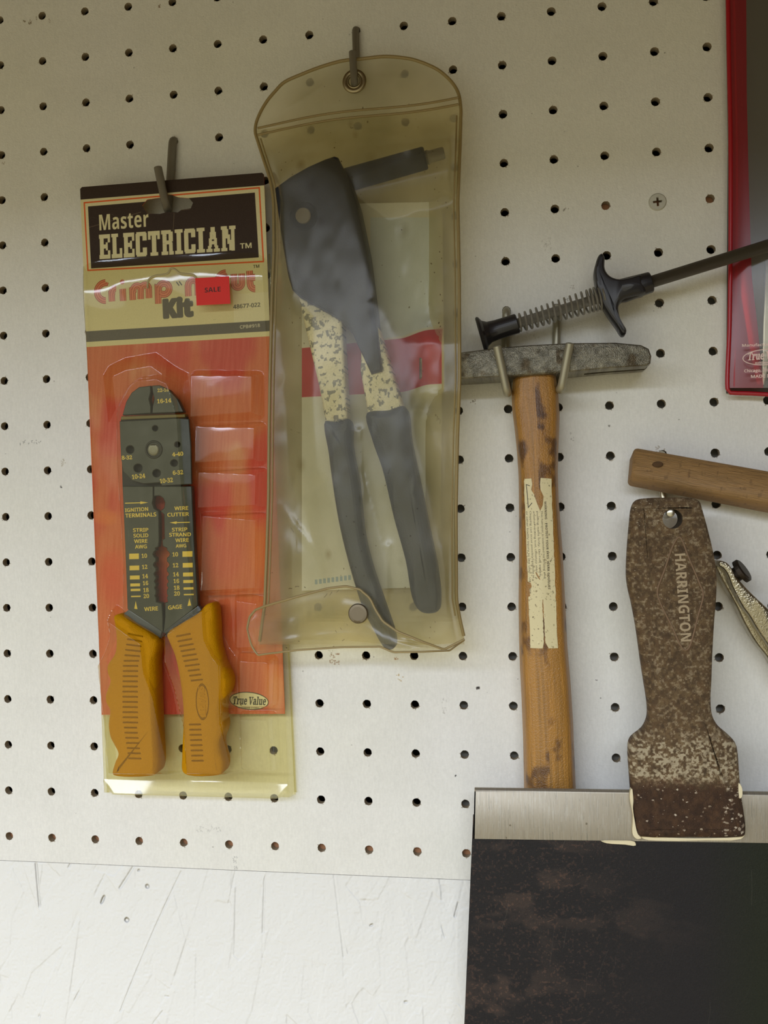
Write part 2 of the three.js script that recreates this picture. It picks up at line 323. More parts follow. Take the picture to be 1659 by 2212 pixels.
// ---------------------------------------------------------------- blister pack with the crimping tool
const K = frame(P(173, 408, 0.0135), P(571, 377, 0.0135).sub(P(173, 408, 0.0135)), P(400, 380, 0.0135).sub(P(430, 1716, 0.0055)));
const pack = K.place(thing('blister_pack', 'brown, cream and orange carded tool kit in a clear plastic blister', 'package'));
const crimper = K.place(thing('crimping_tool', 'dark flat wire crimping tool with yellow ribbed grips inside the blister pack', 'crimper'));
{
  const CARD = 0.0005, S = 6900, X0 = -0.003, Y1 = 0.004, CW = 760, CH = 2048;
  const A = (px, py) => { const p = K.pix(px, py, CARD); return V2((p.x - X0) * S, (Y1 - p.y) * S); }, k = 1.64;
  const cardTex = drawn(CW, CH, (g) => {
    const cream = 'rgb(222,213,166)', brown = 'rgb(58,44,34)', poly = (pts, f) => { g.fillStyle = f; path(g, pts.map((p) => A(...p))); g.closePath(); g.fill(); };
    g.fillStyle = cream; g.fillRect(0, 0, CW, CH);
    poly([[150, 380], [600, 340], [600, 398], [150, 433]], brown);
    // the orange rule and the brown title panel
    g.strokeStyle = 'rgb(226,98,44)'; g.lineWidth = 3.2 * k; path(g, [[182, 438], [560, 405.5], [569, 565], [190, 584]].map((p) => A(...p))); g.closePath(); g.stroke();
    poly([[190, 446], [550.5, 416], [559, 556], [197, 580]], brown);
    // the title: a sans word, then a slab word built stroke by stroke
    g.fillStyle = cream; lettering(g, 'Master', A(212, 498), A(322, 489), 35 * k);
    const slab = {
      E: [.62, [.06, 0, .42, 1], [0, 0, 1, .17], [0, .83, 1, 1], [.1, .41, .78, .58], [.78, 0, 1, .34], [.78, .66, 1, 1], [.6, .33, .78, .66]],
      L: [.6, [.1, 0, .48, 1], [0, 0, .64, .14], [0, .83, 1, 1], [.76, .6, 1, 1]],
      C: [.62, [0, .07, .38, .93], [.07, 0, .93, .17], [.07, .83, .93, 1], [.62, .05, 1, .36], [.62, .64, 1, .95]],
      T: [.66, [.31, 0, .69, 1], [0, 0, 1, .18], [0, 0, .22, .34], [.78, 0, 1, .34], [.17, .86, .83, 1]],
      R: [.68, [.1, 0, .44, 1], [0, 0, .8, .16], [0, .86, .55, 1], [.6, .07, .95, .47], [.4, .42, .86, .58], [.62, .5, .92, 1], [.62, .86, 1, 1]],
      I: [.44, [.22, 0, .78, 1], [0, 0, 1, .14], [0, .86, 1, 1]],
      A: [.74, [.34, 0, .66, .3], [.27, .2, .5, .5], [.5, .2, .73, .5], [.2, .45, .42, .8], [.58, .45, .8, .8], [.12, .75, .36, 1], [.64, .75, .88, 1], [.3, .56, .7, .7], [0, .87, .46, 1], [.54, .87, 1, 1]],
      N: [.8, [.08, 0, .32, 1], [.68, 0, .92, 1], [0, 0, .42, .14], [.56, 0, 1, .14], [0, .87, .42, 1], [.3, .12, .5, .5], [.42, .34, .62, .72], [.54, .56, .74, .98]],
    };
    { const a = A(215, 560), b = A(510, 541), text = [...'ELECTRICIAN'], gap = .07, total = text.reduce((s, c) => s + slab[c][0] + gap, -gap), L = Math.hypot(b.x - a.x, b.y - a.y), hh = 55 * k;
      g.save(); g.translate(a.x, a.y); g.rotate(Math.atan2(b.y - a.y, b.x - a.x)); let x = 0;
      for (const c of text) { const [w, ...bars] = slab[c], ww = w / total * L; for (const [x0, y0, x1, y1] of bars) g.fillRect(x + x0 * ww, -hh + y0 * hh, (x1 - x0) * ww, (y1 - y0) * hh); x += ww + gap / total * L; }
      g.restore(); }
    lettering(g, 'TM', A(519, 537), A(545, 535), 11 * k, '100px sans-serif', 4);
    // three-line rounded lettering
    const word = (draw) => { for (const [c, w] of [['rgb(150,62,40)', 15], ['rgb(224,138,106)', 12.6], ['rgb(160,66,44)', 6.6], ['rgb(224,138,106)', 4.6], ['rgb(160,66,44)', 0]]) { if (!w) continue; g.strokeStyle = c; g.lineWidth = w * k; g.beginPath(); draw(); g.stroke(); } };
    const M = (x, y) => { const p = A(x, y); g.moveTo(p.x, p.y); }, L = (x, y) => { const p = A(x, y); g.lineTo(p.x, p.y); }, R = (x, y, r, a0, a1, cc) => { const p = A(x, y); g.arc(p.x, p.y, r * k, a0, a1, cc); }, PI = Math.PI;
    word(() => { M(228, 609); R(228, 630, 20, -PI / 2, PI / 2, true); });
    word(() => { M(242, 651); L(241, 633); R(251, 632, 10, PI, PI * 1.5); });
    word(() => { M(266, 650); L(265, 624); }); g.fillStyle = 'rgb(206,116,86)'; { const p = A(264, 609); g.beginPath(); g.arc(p.x, p.y, 5.5 * k, 0, 7); g.fill(); }
    word(() => { M(287, 648); L(286, 627); R(296, 626, 9, PI, 0); L(304, 646); M(304, 627); R(313, 624, 9, PI, 0); L(322, 644); });
    word(() => { M(342, 656); L(341, 624); R(354, 624, 12.5, PI, PI * 2.75); });
    g.strokeStyle = 'rgb(40,34,30)'; g.lineWidth = 2.2 * k; g.beginPath(); M(381, 609); L(387, 617); M(387, 608); L(393, 616); g.stroke();
    word(() => { M(407, 640); L(406, 618); R(417, 616, 11, PI, 0); L(428, 638); });
    word(() => { M(488, 589); R(488, 608, 19, -PI / 2, PI / 2, true); });
    word(() => { M(505, 592); L(506, 612); R(514, 612, 9, PI, 0, true); L(522, 591); });
    word(() => { M(539, 585); L(540, 612); R(551, 613, 11, PI, PI / 2, true); }); word(() => { M(539, 600); L(551, 599); });
    g.fillStyle = 'rgb(98,94,84)'; lettering(g, 'Kit', A(351, 686), A(417, 681), 38 * k, 'bold 100px sans-serif', 13);
    g.fillStyle = 'rgb(60,56,46)'; lettering(g, 'TM', A(547, 579), A(561, 578), 6.5 * k, '100px sans-serif', 3);
    poly([[504, 636], [584, 630], [586, 716], [506, 720]], 'rgba(232,226,196,.55)'); g.fillStyle = 'rgb(60,58,50)'; lettering(g, '48677-022', A(504, 667), A(563, 662), 8.5 * k, '100px sans-serif', 4);
    poly([[150, 718], [620, 690], [622, 713], [150, 741]], 'rgb(98,94,86)'); g.fillStyle = 'rgb(206,200,176)'; lettering(g, 'CPB#918', A(518, 710), A(562, 706), 7 * k, '100px sans-serif', 3);
    // the orange painted field
    const top = [A(150, 752), A(640, 723)], low = [A(640, 1545), A(150, 1545)];
    g.save(); path(g, [...top, ...low]); g.clip();
    g.fillStyle = 'rgb(206,112,70)'; g.fillRect(0, 0, CW, CH);
    const im = g.getImageData(0, 0, CW, CH), d = im.data, yTop = Math.floor(A(640, 720).y);
    for (let y = yTop; y < CH; y++) for (let x = 0; x < CW; x++) {
      const i = (y * CW + x) * 4; if (d[i] !== 206 || d[i + 1] !== 112) continue;
      const red = smooth(0.5, 0.75, fbm(x / 150 + 3, y / 300 + 1, 3)), pale = smooth(0.55, 0.8, fbm(x / 120 + 20, y / 210 + 40, 3, N1)), st = (N1(x / 5 + y / 60, y / 90) - 0.5) * 16;
      d[i] += -red * 4 + pale * 8 + st * 0.5; d[i + 1] += -red * 34 + pale * 30 + st; d[i + 2] += -red * 6 + pale * 30 + st;
    }
    g.putImageData(im, 0, 0);
    const wash = (px, py, rx, ry, c) => { const p = A(px, py), q = g.createRadialGradient(0, 0, 0, 0, 0, 1); q.addColorStop(0, c + ',.36)'); q.addColorStop(0.6, c + ',.22)'); q.addColorStop(1, c + ',0)'); g.save(); g.translate(p.x, p.y); g.scale(rx * k, ry * k); g.fillStyle = q; g.beginPath(); g.arc(0, 0, 1, 0, 7); g.fill(); g.restore(); };
    wash(330, 760, 110, 40, 'rgba(206,70,50'); wash(405, 790, 40, 90, 'rgba(214,84,70'); wash(245, 1250, 40, 80, 'rgba(220,60,40'); wash(228, 1118, 34, 22, 'rgba(238,150,60'); wash(480, 1190, 60, 90, 'rgba(206,88,96'); wash(560, 1180, 30, 90, 'rgba(226,126,60');
    wash(500, 1350, 50, 90, 'rgba(214,70,50'); wash(590, 1470, 30, 70, 'rgba(230,134,50'); wash(350, 1420, 50, 60, 'rgba(206,76,66');
    // the hardware chain's oval
    { const p = A(538, 1514); g.fillStyle = 'rgb(228,218,166)'; g.strokeStyle = 'rgb(70,66,40)'; g.lineWidth = 1.6 * k; g.save(); g.translate(p.x, p.y); g.rotate(0.07); g.beginPath(); g.ellipse(0, 0, 44 * k, 19 * k, 0, 0, 7); g.fill(); g.stroke(); g.restore(); g.fillStyle = 'rgb(62,58,40)'; lettering(g, 'True Value', A(502, 1521), A(574, 1523), 17 * k, 'italic bold 100px serif', 3); lettering(g, 'HARDWARE STORES', A(514, 1530), A(560, 1531), 3.5 * k); }
    g.restore();
    poly([[150, 741], [622, 713], [623, 723], [150, 752]], cream);
    // scuffs on the printed card
    for (let n = 0; n < 60; n++) { const p = A(rr(176, 575), rr(395, 720)); g.strokeStyle = `rgba(${rnd() < 0.5 ? '240,232,200' : '80,68,50'},${rr(0.06, 0.25)})`; g.lineWidth = rr(0.6, 1.6); g.beginPath(); g.moveTo(p.x, p.y); g.lineTo(p.x + rr(-26, 26), p.y + rr(-5, 5)); g.stroke(); }
    g.strokeStyle = 'rgba(196,180,140,.55)'; g.lineWidth = 1.2; g.beginPath(); M(190, 492); L(305, 458); M(318, 462); L(410, 452); M(376, 460); L(374, 498); g.stroke();
    grain(g, CW, CH, 14);
  });
  const board = phys({ map: laid(cardTex, X0, Y1 - CH / S, CW / S, CH / S), roughness: 0.6, specularIntensity: 0.45 });
  // the printed card with its torn hanging hole
  const holePts = K.list([[307, 444], [318, 431], [345, 427], [352, 420], [372, 421], [384, 426], [408, 428], [417, 438], [412, 450], [392, 453], [384, 459], [362, 458], [345, 462], [318, 461]], CARD);
  const cg = new THREE.ExtrudeGeometry(shapeOf(K.list([[173, 408], [177, 404], [566, 373], [570, 377], [615.5, 1542], [220, 1544]], CARD), [holePts.reverse()]), { depth: 0.0005, bevelEnabled: false });
  part('printed_card', cg, board, pack, 'printed card, brown and cream above, orange below');

  // the vacuum-formed shell: one sheet of clear plastic whose height follows the pockets
  const HP = 0.0032;
  const EL = table([[K.pix(178, 574, HP).y, K.pix(178, 574, HP).x], [K.pix(226, 1716, 0).y, K.pix(225, 1716, 0).x]].reverse()), ER = table([[K.pix(577, 545, HP).y, K.pix(577, 545, HP).x], [K.pix(634, 1716, 0).y, K.pix(634, 1716, 0).x]].reverse());
  const yTop = K.pix(378, 556, HP).y, yBot = K.pix(430, 1717, 0).y;
  // walls that face away from the camera are hidden: there the photograph shows the pocket's upper edge, elsewhere its foot
  const pocket = (pts, height, draft, lean = 0) => { const cx = pts.reduce((s, p) => s + p[0], 0) / pts.length, cy = pts.reduce((s, p) => s + p[1], 0) / pts.length, q = pts.map(([x, y]) => { const ox = x - cx, oy = y - cy, wx = x - 1128, wy = y - 1122, t = smooth(-0.1, 0.35, (ox * wx + oy * wy) / Math.hypot(ox, oy) / Math.hypot(wx, wy)), p = K.pix(x, y, HP + height * 0.9 * t), l = Math.hypot(ox, oy); return V2(p.x + ox / l * draft * 0.8 * t, p.y - oy / l * draft * 0.8 * t); }); return { q, height, draft, lean, lo: V2(Math.min(...q.map((p) => p.x)), Math.min(...q.map((p) => p.y))), hi: V2(Math.max(...q.map((p) => p.x)), Math.max(...q.map((p) => p.y))) }; };
  const rect = (x0, y0, x1, y1, r = 10) => [[x0, y0 + r], [x0 + r * 0.3, y0 + r * 0.3], [x0 + r, y0], [x1 - r, y0], [x1 - r * 0.3, y0 + r * 0.3], [x1, y0 + r], [x1, y1 - r], [x1 - r * 0.3, y1 - r * 0.3], [x1 - r, y1], [x0 + r, y1], [x0 + r * 0.3, y1 - r * 0.3], [x0, y1 - r]];
  const pockets = [
    pocket([[240, 812], [252, 796], [285, 786], [335, 784], [385, 792], [412, 806], [420, 850], [420, 900], [244, 900]], 0.0036, 0.0078),
    pocket([[247, 909], [250, 885], [260, 862], [278, 832], [298, 819], [345, 815], [381, 826], [400, 850], [418, 905], [424, 1011], [434, 1132], [449, 1276], [452, 1330], [350, 1385], [255, 1330], [258, 1200], [252, 1000]], 0.0125, 0.0042),
    pocket([[233, 1322], [246, 1312], [345, 1372], [352, 1436], [372, 1490], [386, 1560], [390, 1672], [228, 1672], [220, 1541], [211, 1439], [226, 1410], [238, 1378]], 0.0172, 0.0034),
    pocket([[352, 1374], [440, 1304], [462, 1296], [474, 1304], [478, 1367], [494, 1400], [510, 1421], [512, 1541], [513, 1647], [505, 1668], [487, 1674], [396, 1672], [392, 1560], [378, 1490], [356, 1436]], 0.0172, 0.0034),
    pocket(rect(411, 803, 571, 908), 0.0095, 0.0034, 0.062), pocket(rect(420, 912, 575, 1007), 0.0095, 0.0034, 0.072), pocket(rect(426, 1011, 578, 1104), 0.0095, 0.0034, 0.05), pocket(rect(432, 1108, 578, 1280), 0.0095, 0.0034, 0.035),
    pocket(rect(505, 1288, 577, 1403), 0.0085, 0.003), pocket(rect(513, 1412, 601, 1528, 14), 0.0085, 0.003), pocket(rect(517, 1535, 600, 1666, 12), 0.0085, 0.003),
  ];
  const depthIn = (q, x, y) => {                       // distance inside a polygon, negative outside
    let d = 1e9, inside = false;
    for (let i = 0, j = q.length - 1; i < q.length; j = i++) {
      const a = q[j], b = q[i], ex = b.x - a.x, ey = b.y - a.y, t = clamp(((x - a.x) * ex + (y - a.y) * ey) / (ex * ex + ey * ey)), dx = a.x + ex * t - x, dy = a.y + ey * t - y;
      d = Math.min(d, dx * dx + dy * dy); if ((b.y > y) !== (a.y > y) && x < (a.x - b.x) * (y - b.y) / (a.y - b.y) + b.x) inside = !inside;
    }
    return (inside ? 1 : -1) * Math.sqrt(d);
  };
  const wall2 = (t) => t <= 0 ? 0 : t >= 1 ? 1 : t < 0.2 ? t * t * 2.5 / 0.9 * 0.9 : t > 0.88 ? 1 - (1 - t) * (1 - t) * 4.2 : 0.1 + (t - 0.2) / 0.68 * 0.84;
  const height = (x, y, l, r) => {
    let h = HP;
    for (const p of pockets) { if (x < p.lo.x || x > p.hi.x || y < p.lo.y || y > p.hi.y) continue; const d = depthIn(p.q, x, y); if (d > 0) { const bow = 0.00045 * Math.sin((x - p.lo.x) / (p.hi.x - p.lo.x) * 3.14) * Math.sin((y - p.lo.y) / (p.hi.y - p.lo.y) * 3.14); h = Math.max(h, HP + (p.height + bow + p.lean * (p.hi.y - y)) * wall2(d / p.draft)); } }
    h += (fbm(x * 60, y * 60, 2) - 0.5) * 0.0003 + 0.0042 * smooth(-0.14, -0.03, y);
    const top = yTop - y; if (top < 0.03) h += -0.0016 * Math.pow(1 - smooth(0, 0.02, top), 2) * (0.6 + 0.4 * Math.sin(x * 70 + 1)) + Math.sin(x * 120 + y * 60) * 0.0004 * (1 - smooth(0.01, 0.03, top));
        const bottom = y - yBot; if (bottom < 0.0088) { const foot = Math.max(0, 1 - Math.max(0, (0.0088 - bottom) - Math.min(x - l, r - x)) / 0.0025); h = Math.max(h, HP + foot * (0.35 + (fbm(x * 45, 3.3, 2) - 0.5) * 0.12) * (0.0088 - bottom)); if (bottom < 0.0007) h = lerp(-0.0045, h, smooth(0, 0.0007, bottom)); }
    const side = Math.min(x - l, r - x); if (side < 0.0016) h = Math.min(h, lerp(-0.0045, HP + (top < 0.03 ? 0.002 : 0), smooth(0, 0.0016, side)));
    return h;
  };
  const clear = phys({ color: new THREE.Color(0.94, 0.925, 0.80), transmission: 1, roughness: 0.06, ior: 1.5, thickness: 0, side: THREE.DoubleSide });
  const shellShape = sheet(190, 540, (u, v) => { const y0 = lerp(yTop, yBot, v), l = EL(y0), r = ER(y0), lift = v < 0.02 ? -0.004 * (1 - v / 0.02) * (Math.pow(Math.abs(u - 0.5) * 2, 12)) : 0, y = y0 + lift + (1 - smooth(0, 0.03, v)) * ((u - 0.5) * -0.001), x = lerp(l, r, u); return V3(x, y, height(x, y, l, r)); });
  const shell = part('clear_shell', shellShape, clear, pack, 'clear glossy plastic blister shell');
  // the torn hanging slot of the shell and the flange folded behind the card
  part('slot_edge', tube(K.list([[318, 622], [320, 606], [330, 597], [362, 590], [369, 580], [378, 582], [388, 590], [418, 594], [424, 602]], HP + 0.005).map((p) => V3(p.x, p.y, HP + 0.0046)), 0.0006, 60, 8), phys({ color: rgb(214, 204, 160), transmission: 0.5, roughness: 0.6, thickness: 0 }), shell);
  for (const [a, b] of [[[178, 574], [225, 1716]], [[577, 545], [634, 1716]]]) { const p = K.pix(...a, 0), q = K.pix(...b, 0); part('flange', tube([V3(p.x, p.y, -0.0042), V3((p.x + q.x) / 2, (p.y + q.y) / 2, -0.0044), V3(q.x, q.y, -0.0044)], 0.0006, 40, 8), clear, shell); }
  part('back_panel', sheet(4, 8, (u, v) => { const y = lerp(yTop - 0.02, yBot, v); return V3(lerp(EL(y), ER(y), u), y, -0.0045); }), phys({ color: new THREE.Color(0.93, 0.9, 0.72), transmission: 1, roughness: 0.12, thickness: 0, side: THREE.DoubleSide }), pack);
  // red price sticker on the shell
  const SH = HP + 0.0042 + 0.0008, saleTex = drawn(256, 224, (g, w, h) => { g.fillStyle = 'rgb(226,36,24)'; g.fillRect(0, 0, w, h); g.fillStyle = 'rgb(66,14,14)'; lettering(g, 'SALE', V2(66, 122), V2(190, 120), 38); grain(g, w, h, 16); });
  const sale = K.list([[422, 601], [495, 597], [498, 656], [425, 660]], SH), sg = new THREE.ExtrudeGeometry(shapeOf(sale), { depth: 0.0002, bevelEnabled: false });
  sg.translate(0, 0, SH); const sb = new THREE.Box3().setFromBufferAttribute(sg.attributes.position);
  part('price_sticker', sg, std({ map: laid(saleTex, sb.min.x, sb.min.y, sb.max.x - sb.min.x, sb.max.y - sb.min.y), roughness: 0.6 }), pack, 'red square sale sticker');

  // the tool: flat printed jaws round a rivet, moulded grips
  const TH = 0.0125, TB = 0.0085, q = (l, h = TH) => K.list(l, h);
  const TX0 = 0.015, TY0 = -0.235, TW = 0.055, TT = 0.135, ts = 2048 / TT;
  const B = (px, py) => { const p = K.pix(px, py, TH); return V2((p.x - TX0) * ts, 2048 - (p.y - TY0) * ts); }, kk = 0.242e-3 * ts;
  const plateTex = drawn(Math.round(TW * ts), 2048, (g, w, h) => {
    g.fillStyle = 'rgb(64,66,57)'; g.fillRect(0, 0, w, h);
    const im = g.getImageData(0, 0, w, h), d = im.data; for (let y = 0; y < h; y++) for (let x = 0; x < w; x++) { const i = (y * w + x) * 4, n = (fbm(x / 90, y / 120, 4) - 0.5) * 22; d[i] += n; d[i + 1] += n; d[i + 2] += n * 1.2; } g.putImageData(im, 0, 0);
    for (let n = 0; n < 50; n++) { g.strokeStyle = `rgba(150,152,140,${rr(0.05, 0.3)})`; g.lineWidth = rr(0.6, 2); const x = rr(0, w), y = rr(0, h); g.beginPath(); g.moveTo(x, y); g.lineTo(x + rr(-20, 20), y + rr(10, 90)); g.stroke(); }
    g.fillStyle = 'rgb(206,178,74)';
    const T = (s, x0, y0, x1, y1, cap, f = '100px sans-serif', st = 5) => lettering(g, s, B(x0, y0), B(x1, y1), cap * kk, f, st), serif = '100px serif';
    T('22-18', 340, 847, 365, 845, 7, serif); T('16-14', 339, 871, 370, 869, 8.5, serif); T('8-32', 265, 993, 288, 992, 8, serif); T('4-40', 374, 986, 398, 984, 8, serif); T('10-24', 287, 1035, 316, 1032, 9, serif); T('6-32', 375, 1026, 398, 1024, 8.5, serif); T('10-32', 347, 1044, 376, 1041, 9, serif);
    T('IGNITION', 270, 1106, 321, 1103, 7.5); T('TERMINALS', 271, 1118, 338, 1115, 8); T('WIRE', 377, 1102, 407, 1101, 7.5); T('CUTTER', 361, 1116, 408, 1114, 7.5);
    T('STRIP', 287, 1149, 321, 1148, 7.5); T('SOLID', 288, 1161, 321, 1160, 7.5); T('WIRE', 290, 1173, 319, 1172, 7.5); T('AWG', 292, 1185, 318, 1184, 7.5);
    T('STRIP', 371, 1148, 405, 1147, 7.5); T('STRAND', 365, 1159, 413, 1158, 7.5); T('WIRE', 379, 1171, 408, 1170, 7.5); T('AWG', 380, 1183, 403, 1182, 7);
    [[10, 1205, 12], [12, 1229, 10], [14, 1249, 8.5], [16, 1264, 6.5], [18, 1279, 5], [20, 1292, 3]].forEach(([n, y, t], i) => { T('' + n, 305.5 + i * 0.9, y, 318 + i * 0.9, y - 0.6, 8.5, serif); const bar = (x0, x1, yy) => { path(g, [B(x0, yy - t), B(x1, yy - t - 0.5), B(x1, yy - 0.5), B(x0, yy)]); g.fill(); }; bar(279 + i * 0.8, 300 + i * 0.8, y + (i > 3 ? -2 : 3)); bar(394 + i * 0.6, 415.5 + i * 0.6, y - 2 - i * 0.8); T('' + n, 372 + i * 0.8, y - 3 - i * 0.5, 385 + i * 0.8, y - 3.5 - i * 0.5, 8.5, serif); });
    const tri = (...p) => { path(g, p.map((v) => B(...v))); g.fill(); };
    tri([303, 1083], [320, 1085.5], [303, 1089]); tri([270, 1086], [304, 1085], [304, 1087], [270, 1088]); tri([366, 1129], [382, 1126], [381, 1132]); tri([380, 1128], [410, 1127], [410, 1129], [380, 1130]); tri([293, 1298], [297, 1316], [290, 1315]); tri([409, 1292], [413, 1308], [405, 1309]);
    T('WIRE', 312, 1320, 342, 1318, 8); T('GAGE', 363, 1317, 394, 1314, 8);
    grain(g, w, h, 12);
  });
  const plate = std({ map: laid(plateTex, TX0, TY0, TW, TT), metalness: 0.35, roughness: 0.45 });
  const disc = (x, y, r, n = 20) => [...Array(n)].map((_, i) => [x + Math.cos(-i / n * 6.2832) * r, y + Math.sin(-i / n * 6.2832) * r]);
  const notch = [[1197, 6.5], [1220, 5.5], [1240, 4.3], [1256, 3.4], [1270, 2.8], [1287, 2.2]];
  const teeth = (x, s) => notch.flatMap(([y, r]) => [[x, y - r - 1.5], [x - s * r * 0.6, y - r * 0.8], [x - s * r, y], [x - s * r * 0.6, y + r * 0.8], [x, y + r + 1.5]]);
  // left jaw, its inner edge running down past the ignition hole, the cutter slit and the stripping notches
  part('jaw', solid(q([[264, 1050], [331, 1050], [331, 1077], [329, 1087], [333, 1098], [343, 1104], [344, 1165], [342, 1181], [336, 1184], ...teeth(337, 1), [338, 1300], [350, 1303], [352, 1335], [352, 1366], [275, 1316], [270, 1180]]), TB, TH, 0.0004, 1), plate, crimper);
  part('jaw', solid(q([[332, 1050], [414, 1050], [420, 1180], [428, 1308], [353, 1366], [356, 1332], [356, 1302], [362, 1300], ...teeth(360, -1).reverse(), [360, 1184], [351, 1180], [350, 1166], [355, 1163], [354, 1112], [346, 1104], [354, 1097], [356, 1086], [352, 1076], [344, 1071], [332, 1072]]), TB, TH, 0.0004, 1), plate, crimper);
  const bores = [[281, 971, 8.5], [298, 1011, 9], [338, 1022, 8.5], [376, 1000, 7.5], [383, 960, 6], [335, 925, 6]];
  part('jaw_plate', solid(q([[258, 910], [385, 903], [408, 905], [412, 960], [414, 1046], [350, 1049], [345, 1042], [310, 1045], [285, 1038], [266, 1018], [261, 990]], TH + 0.0012), TH - 0.0004, TH + 0.0012, 0.0003, 1, bores.map(([x, y, r]) => q(disc(x, y, r), TH + 0.0012))), plate, crimper, 'dark plate drilled with screw cutting holes');
  part('back_plate', solid(q([[262, 905], [405, 900], [410, 1050], [266, 1055]], TB), TB - 0.002, TB + 0.001, 0.0003, 1), std({ color: rgb(44, 44, 40), roughness: 0.6, metalness: 0.3 }), crimper);
  const nose = (s) => s < 0 ? [[264, 897], [272, 868], [284, 848], [300, 836], [325, 833], [326, 846], [322, 862], [326, 878], [326, 893]] : [[328, 893], [329, 878], [333, 862], [329, 846], [328, 833], [344, 832], [366, 842], [384, 862], [397, 890]];
  for (const s of [-1, 1]) part('crimping_jaw', solid(q(nose(s)), TB, TH, 0.0004, 1), plate, crimper);
  part('jaw_stop', solid(q([[262, 899], [400, 894], [400, 902], [260, 907]], 0.0105), 0.006, 0.0105, 0.0003, 1), std({ color: rgb(112, 98, 50), metalness: 0.4, roughness: 0.5 }), crimper);
  const pv = K.pix(331, 971, TH + 0.002);
  const rivetMat = std({ color: rgb(120, 118, 104), metalness: 0.7, roughness: 0.35 });
  const rivet = part('pivot_rivet', turned(V3(pv.x, pv.y, TH + 0.001), V3(pv.x, pv.y, 1), [[0, 0.0031], [0.0007, 0.0031], [0.0012, 0.0026], [0.0015, 0.0016], [0.0016, 0]]), rivetMat, crimper);
  part('washer', new THREE.TorusGeometry(0.0042, 0.0006, 8, 36).translate(pv.x, pv.y, TH + 0.0012), std({ color: rgb(60, 60, 54), metalness: 0.5, roughness: 0.5 }), rivet);
  const yellow = phys({ color: rgb(186, 130, 0), roughness: 0.6, specularIntensity: 0.2, bumpMap: tiled(fine, 0.02), bumpScale: 0.0002 });
  const GH = 0.0185;
  const left = smoothClosed(q([[250, 1330], [260, 1326], [292, 1347], [336, 1375], [343, 1386], [338, 1421], [339, 1481], [342, 1571], [345, 1655], [339, 1670], [318, 1675], [260, 1675], [247, 1670], [252, 1645], [259, 1626], [250, 1606], [242, 1590], [238, 1562], [241, 1532], [233, 1516], [232, 1499], [242, 1469], [236, 1452], [236, 1436], [252, 1410], [255, 1380], [252, 1350]], GH - 0.004), 4);
  const right = smoothClosed(q([[364, 1368], [395, 1345], [430, 1324], [450, 1304], [462, 1304], [468, 1340], [471, 1391], [483, 1433], [497, 1465], [496, 1490], [486, 1511], [483, 1541], [487, 1571], [478, 1602], [482, 1625], [487, 1645], [483, 1668], [470, 1673], [410, 1673], [397, 1664], [396, 1632], [399, 1541], [394, 1481], [381, 1415], [370, 1388]], GH - 0.004), 4);
  const GR = [[left, -1], [right, 1]].map(([o, s]) => part('grip', solid(o, 0.004, GH, 0.003, 5), yellow, crimper, 'yellow plastic grip with finger bumps'));
  const rib = (x, y, len, turn, g) => { const p = K.pix(x, y, GH), b = new THREE.CapsuleGeometry(0.00042, len * 0.236e-3, 3, 8); b.rotateZ(Math.PI / 2 + turn); b.translate(p.x, p.y, GH + 0.00005); part('rib', b, yellow, GR[g]); };
  for (let i = 0; i < 25; i++) { const y = 1372 + i * 11.1; rib(284 + (i < 6 ? (6 - i) * 1.4 : 0) - Math.sin(i / 24 * 3.1) * 3 + (i > 18 ? (i - 18) * 1.2 : 0), y, 32 - (i > 17 ? 5 : 0), i < 5 ? -0.18 + i * 0.03 : 0, 0); }
  for (let i = 0; i < 10; i++) rib(396 + i * 3.2, 1372 + i * 10.8, 30 - (i > 6 ? 6 : 0), 0.18 - i * 0.008, 1);
  for (let i = 0; i < 8; i++) rib(421 + i * 0.8, 1565 + i * 11.2, 24, 0.03, 1);
  // the moulded oval with its raised word, reading downwards
  const ov = K.pix(437, 1516, GH), ring = new THREE.TorusGeometry(1, 0.07, 6, 40); ring.scale(0.0033, 0.0088, 0.004); ring.translate(ov.x, ov.y, GH); part('oval_frame', ring, yellow, GR[1]);
  const word = new TextGeometry('SWAPIT', { font, size: 0.0032, depth: 0.0003, curveSegments: 4, bevelEnabled: false }); word.center(); word.rotateZ(-Math.PI / 2 + 0.03); word.translate(ov.x, ov.y, GH + 0.0001); part('raised_word', word, yellow, GR[1]);
  const neck = std({ color: rgb(70, 72, 74), metalness: 0.7, roughness: 0.35 });
  part('handle_shank', solid(q([[278, 1316], [350, 1364], [344, 1384], [262, 1330]], 0.012), 0.0085, 0.012, 0.0006, 2), neck, crimper);
  part('handle_shank', solid(q([[428, 1308], [436, 1318], [362, 1376], [352, 1364]], 0.0125), 0.0085, 0.0125, 0.0006, 2), neck, crimper);
}
settle(pack); settle(crimper);

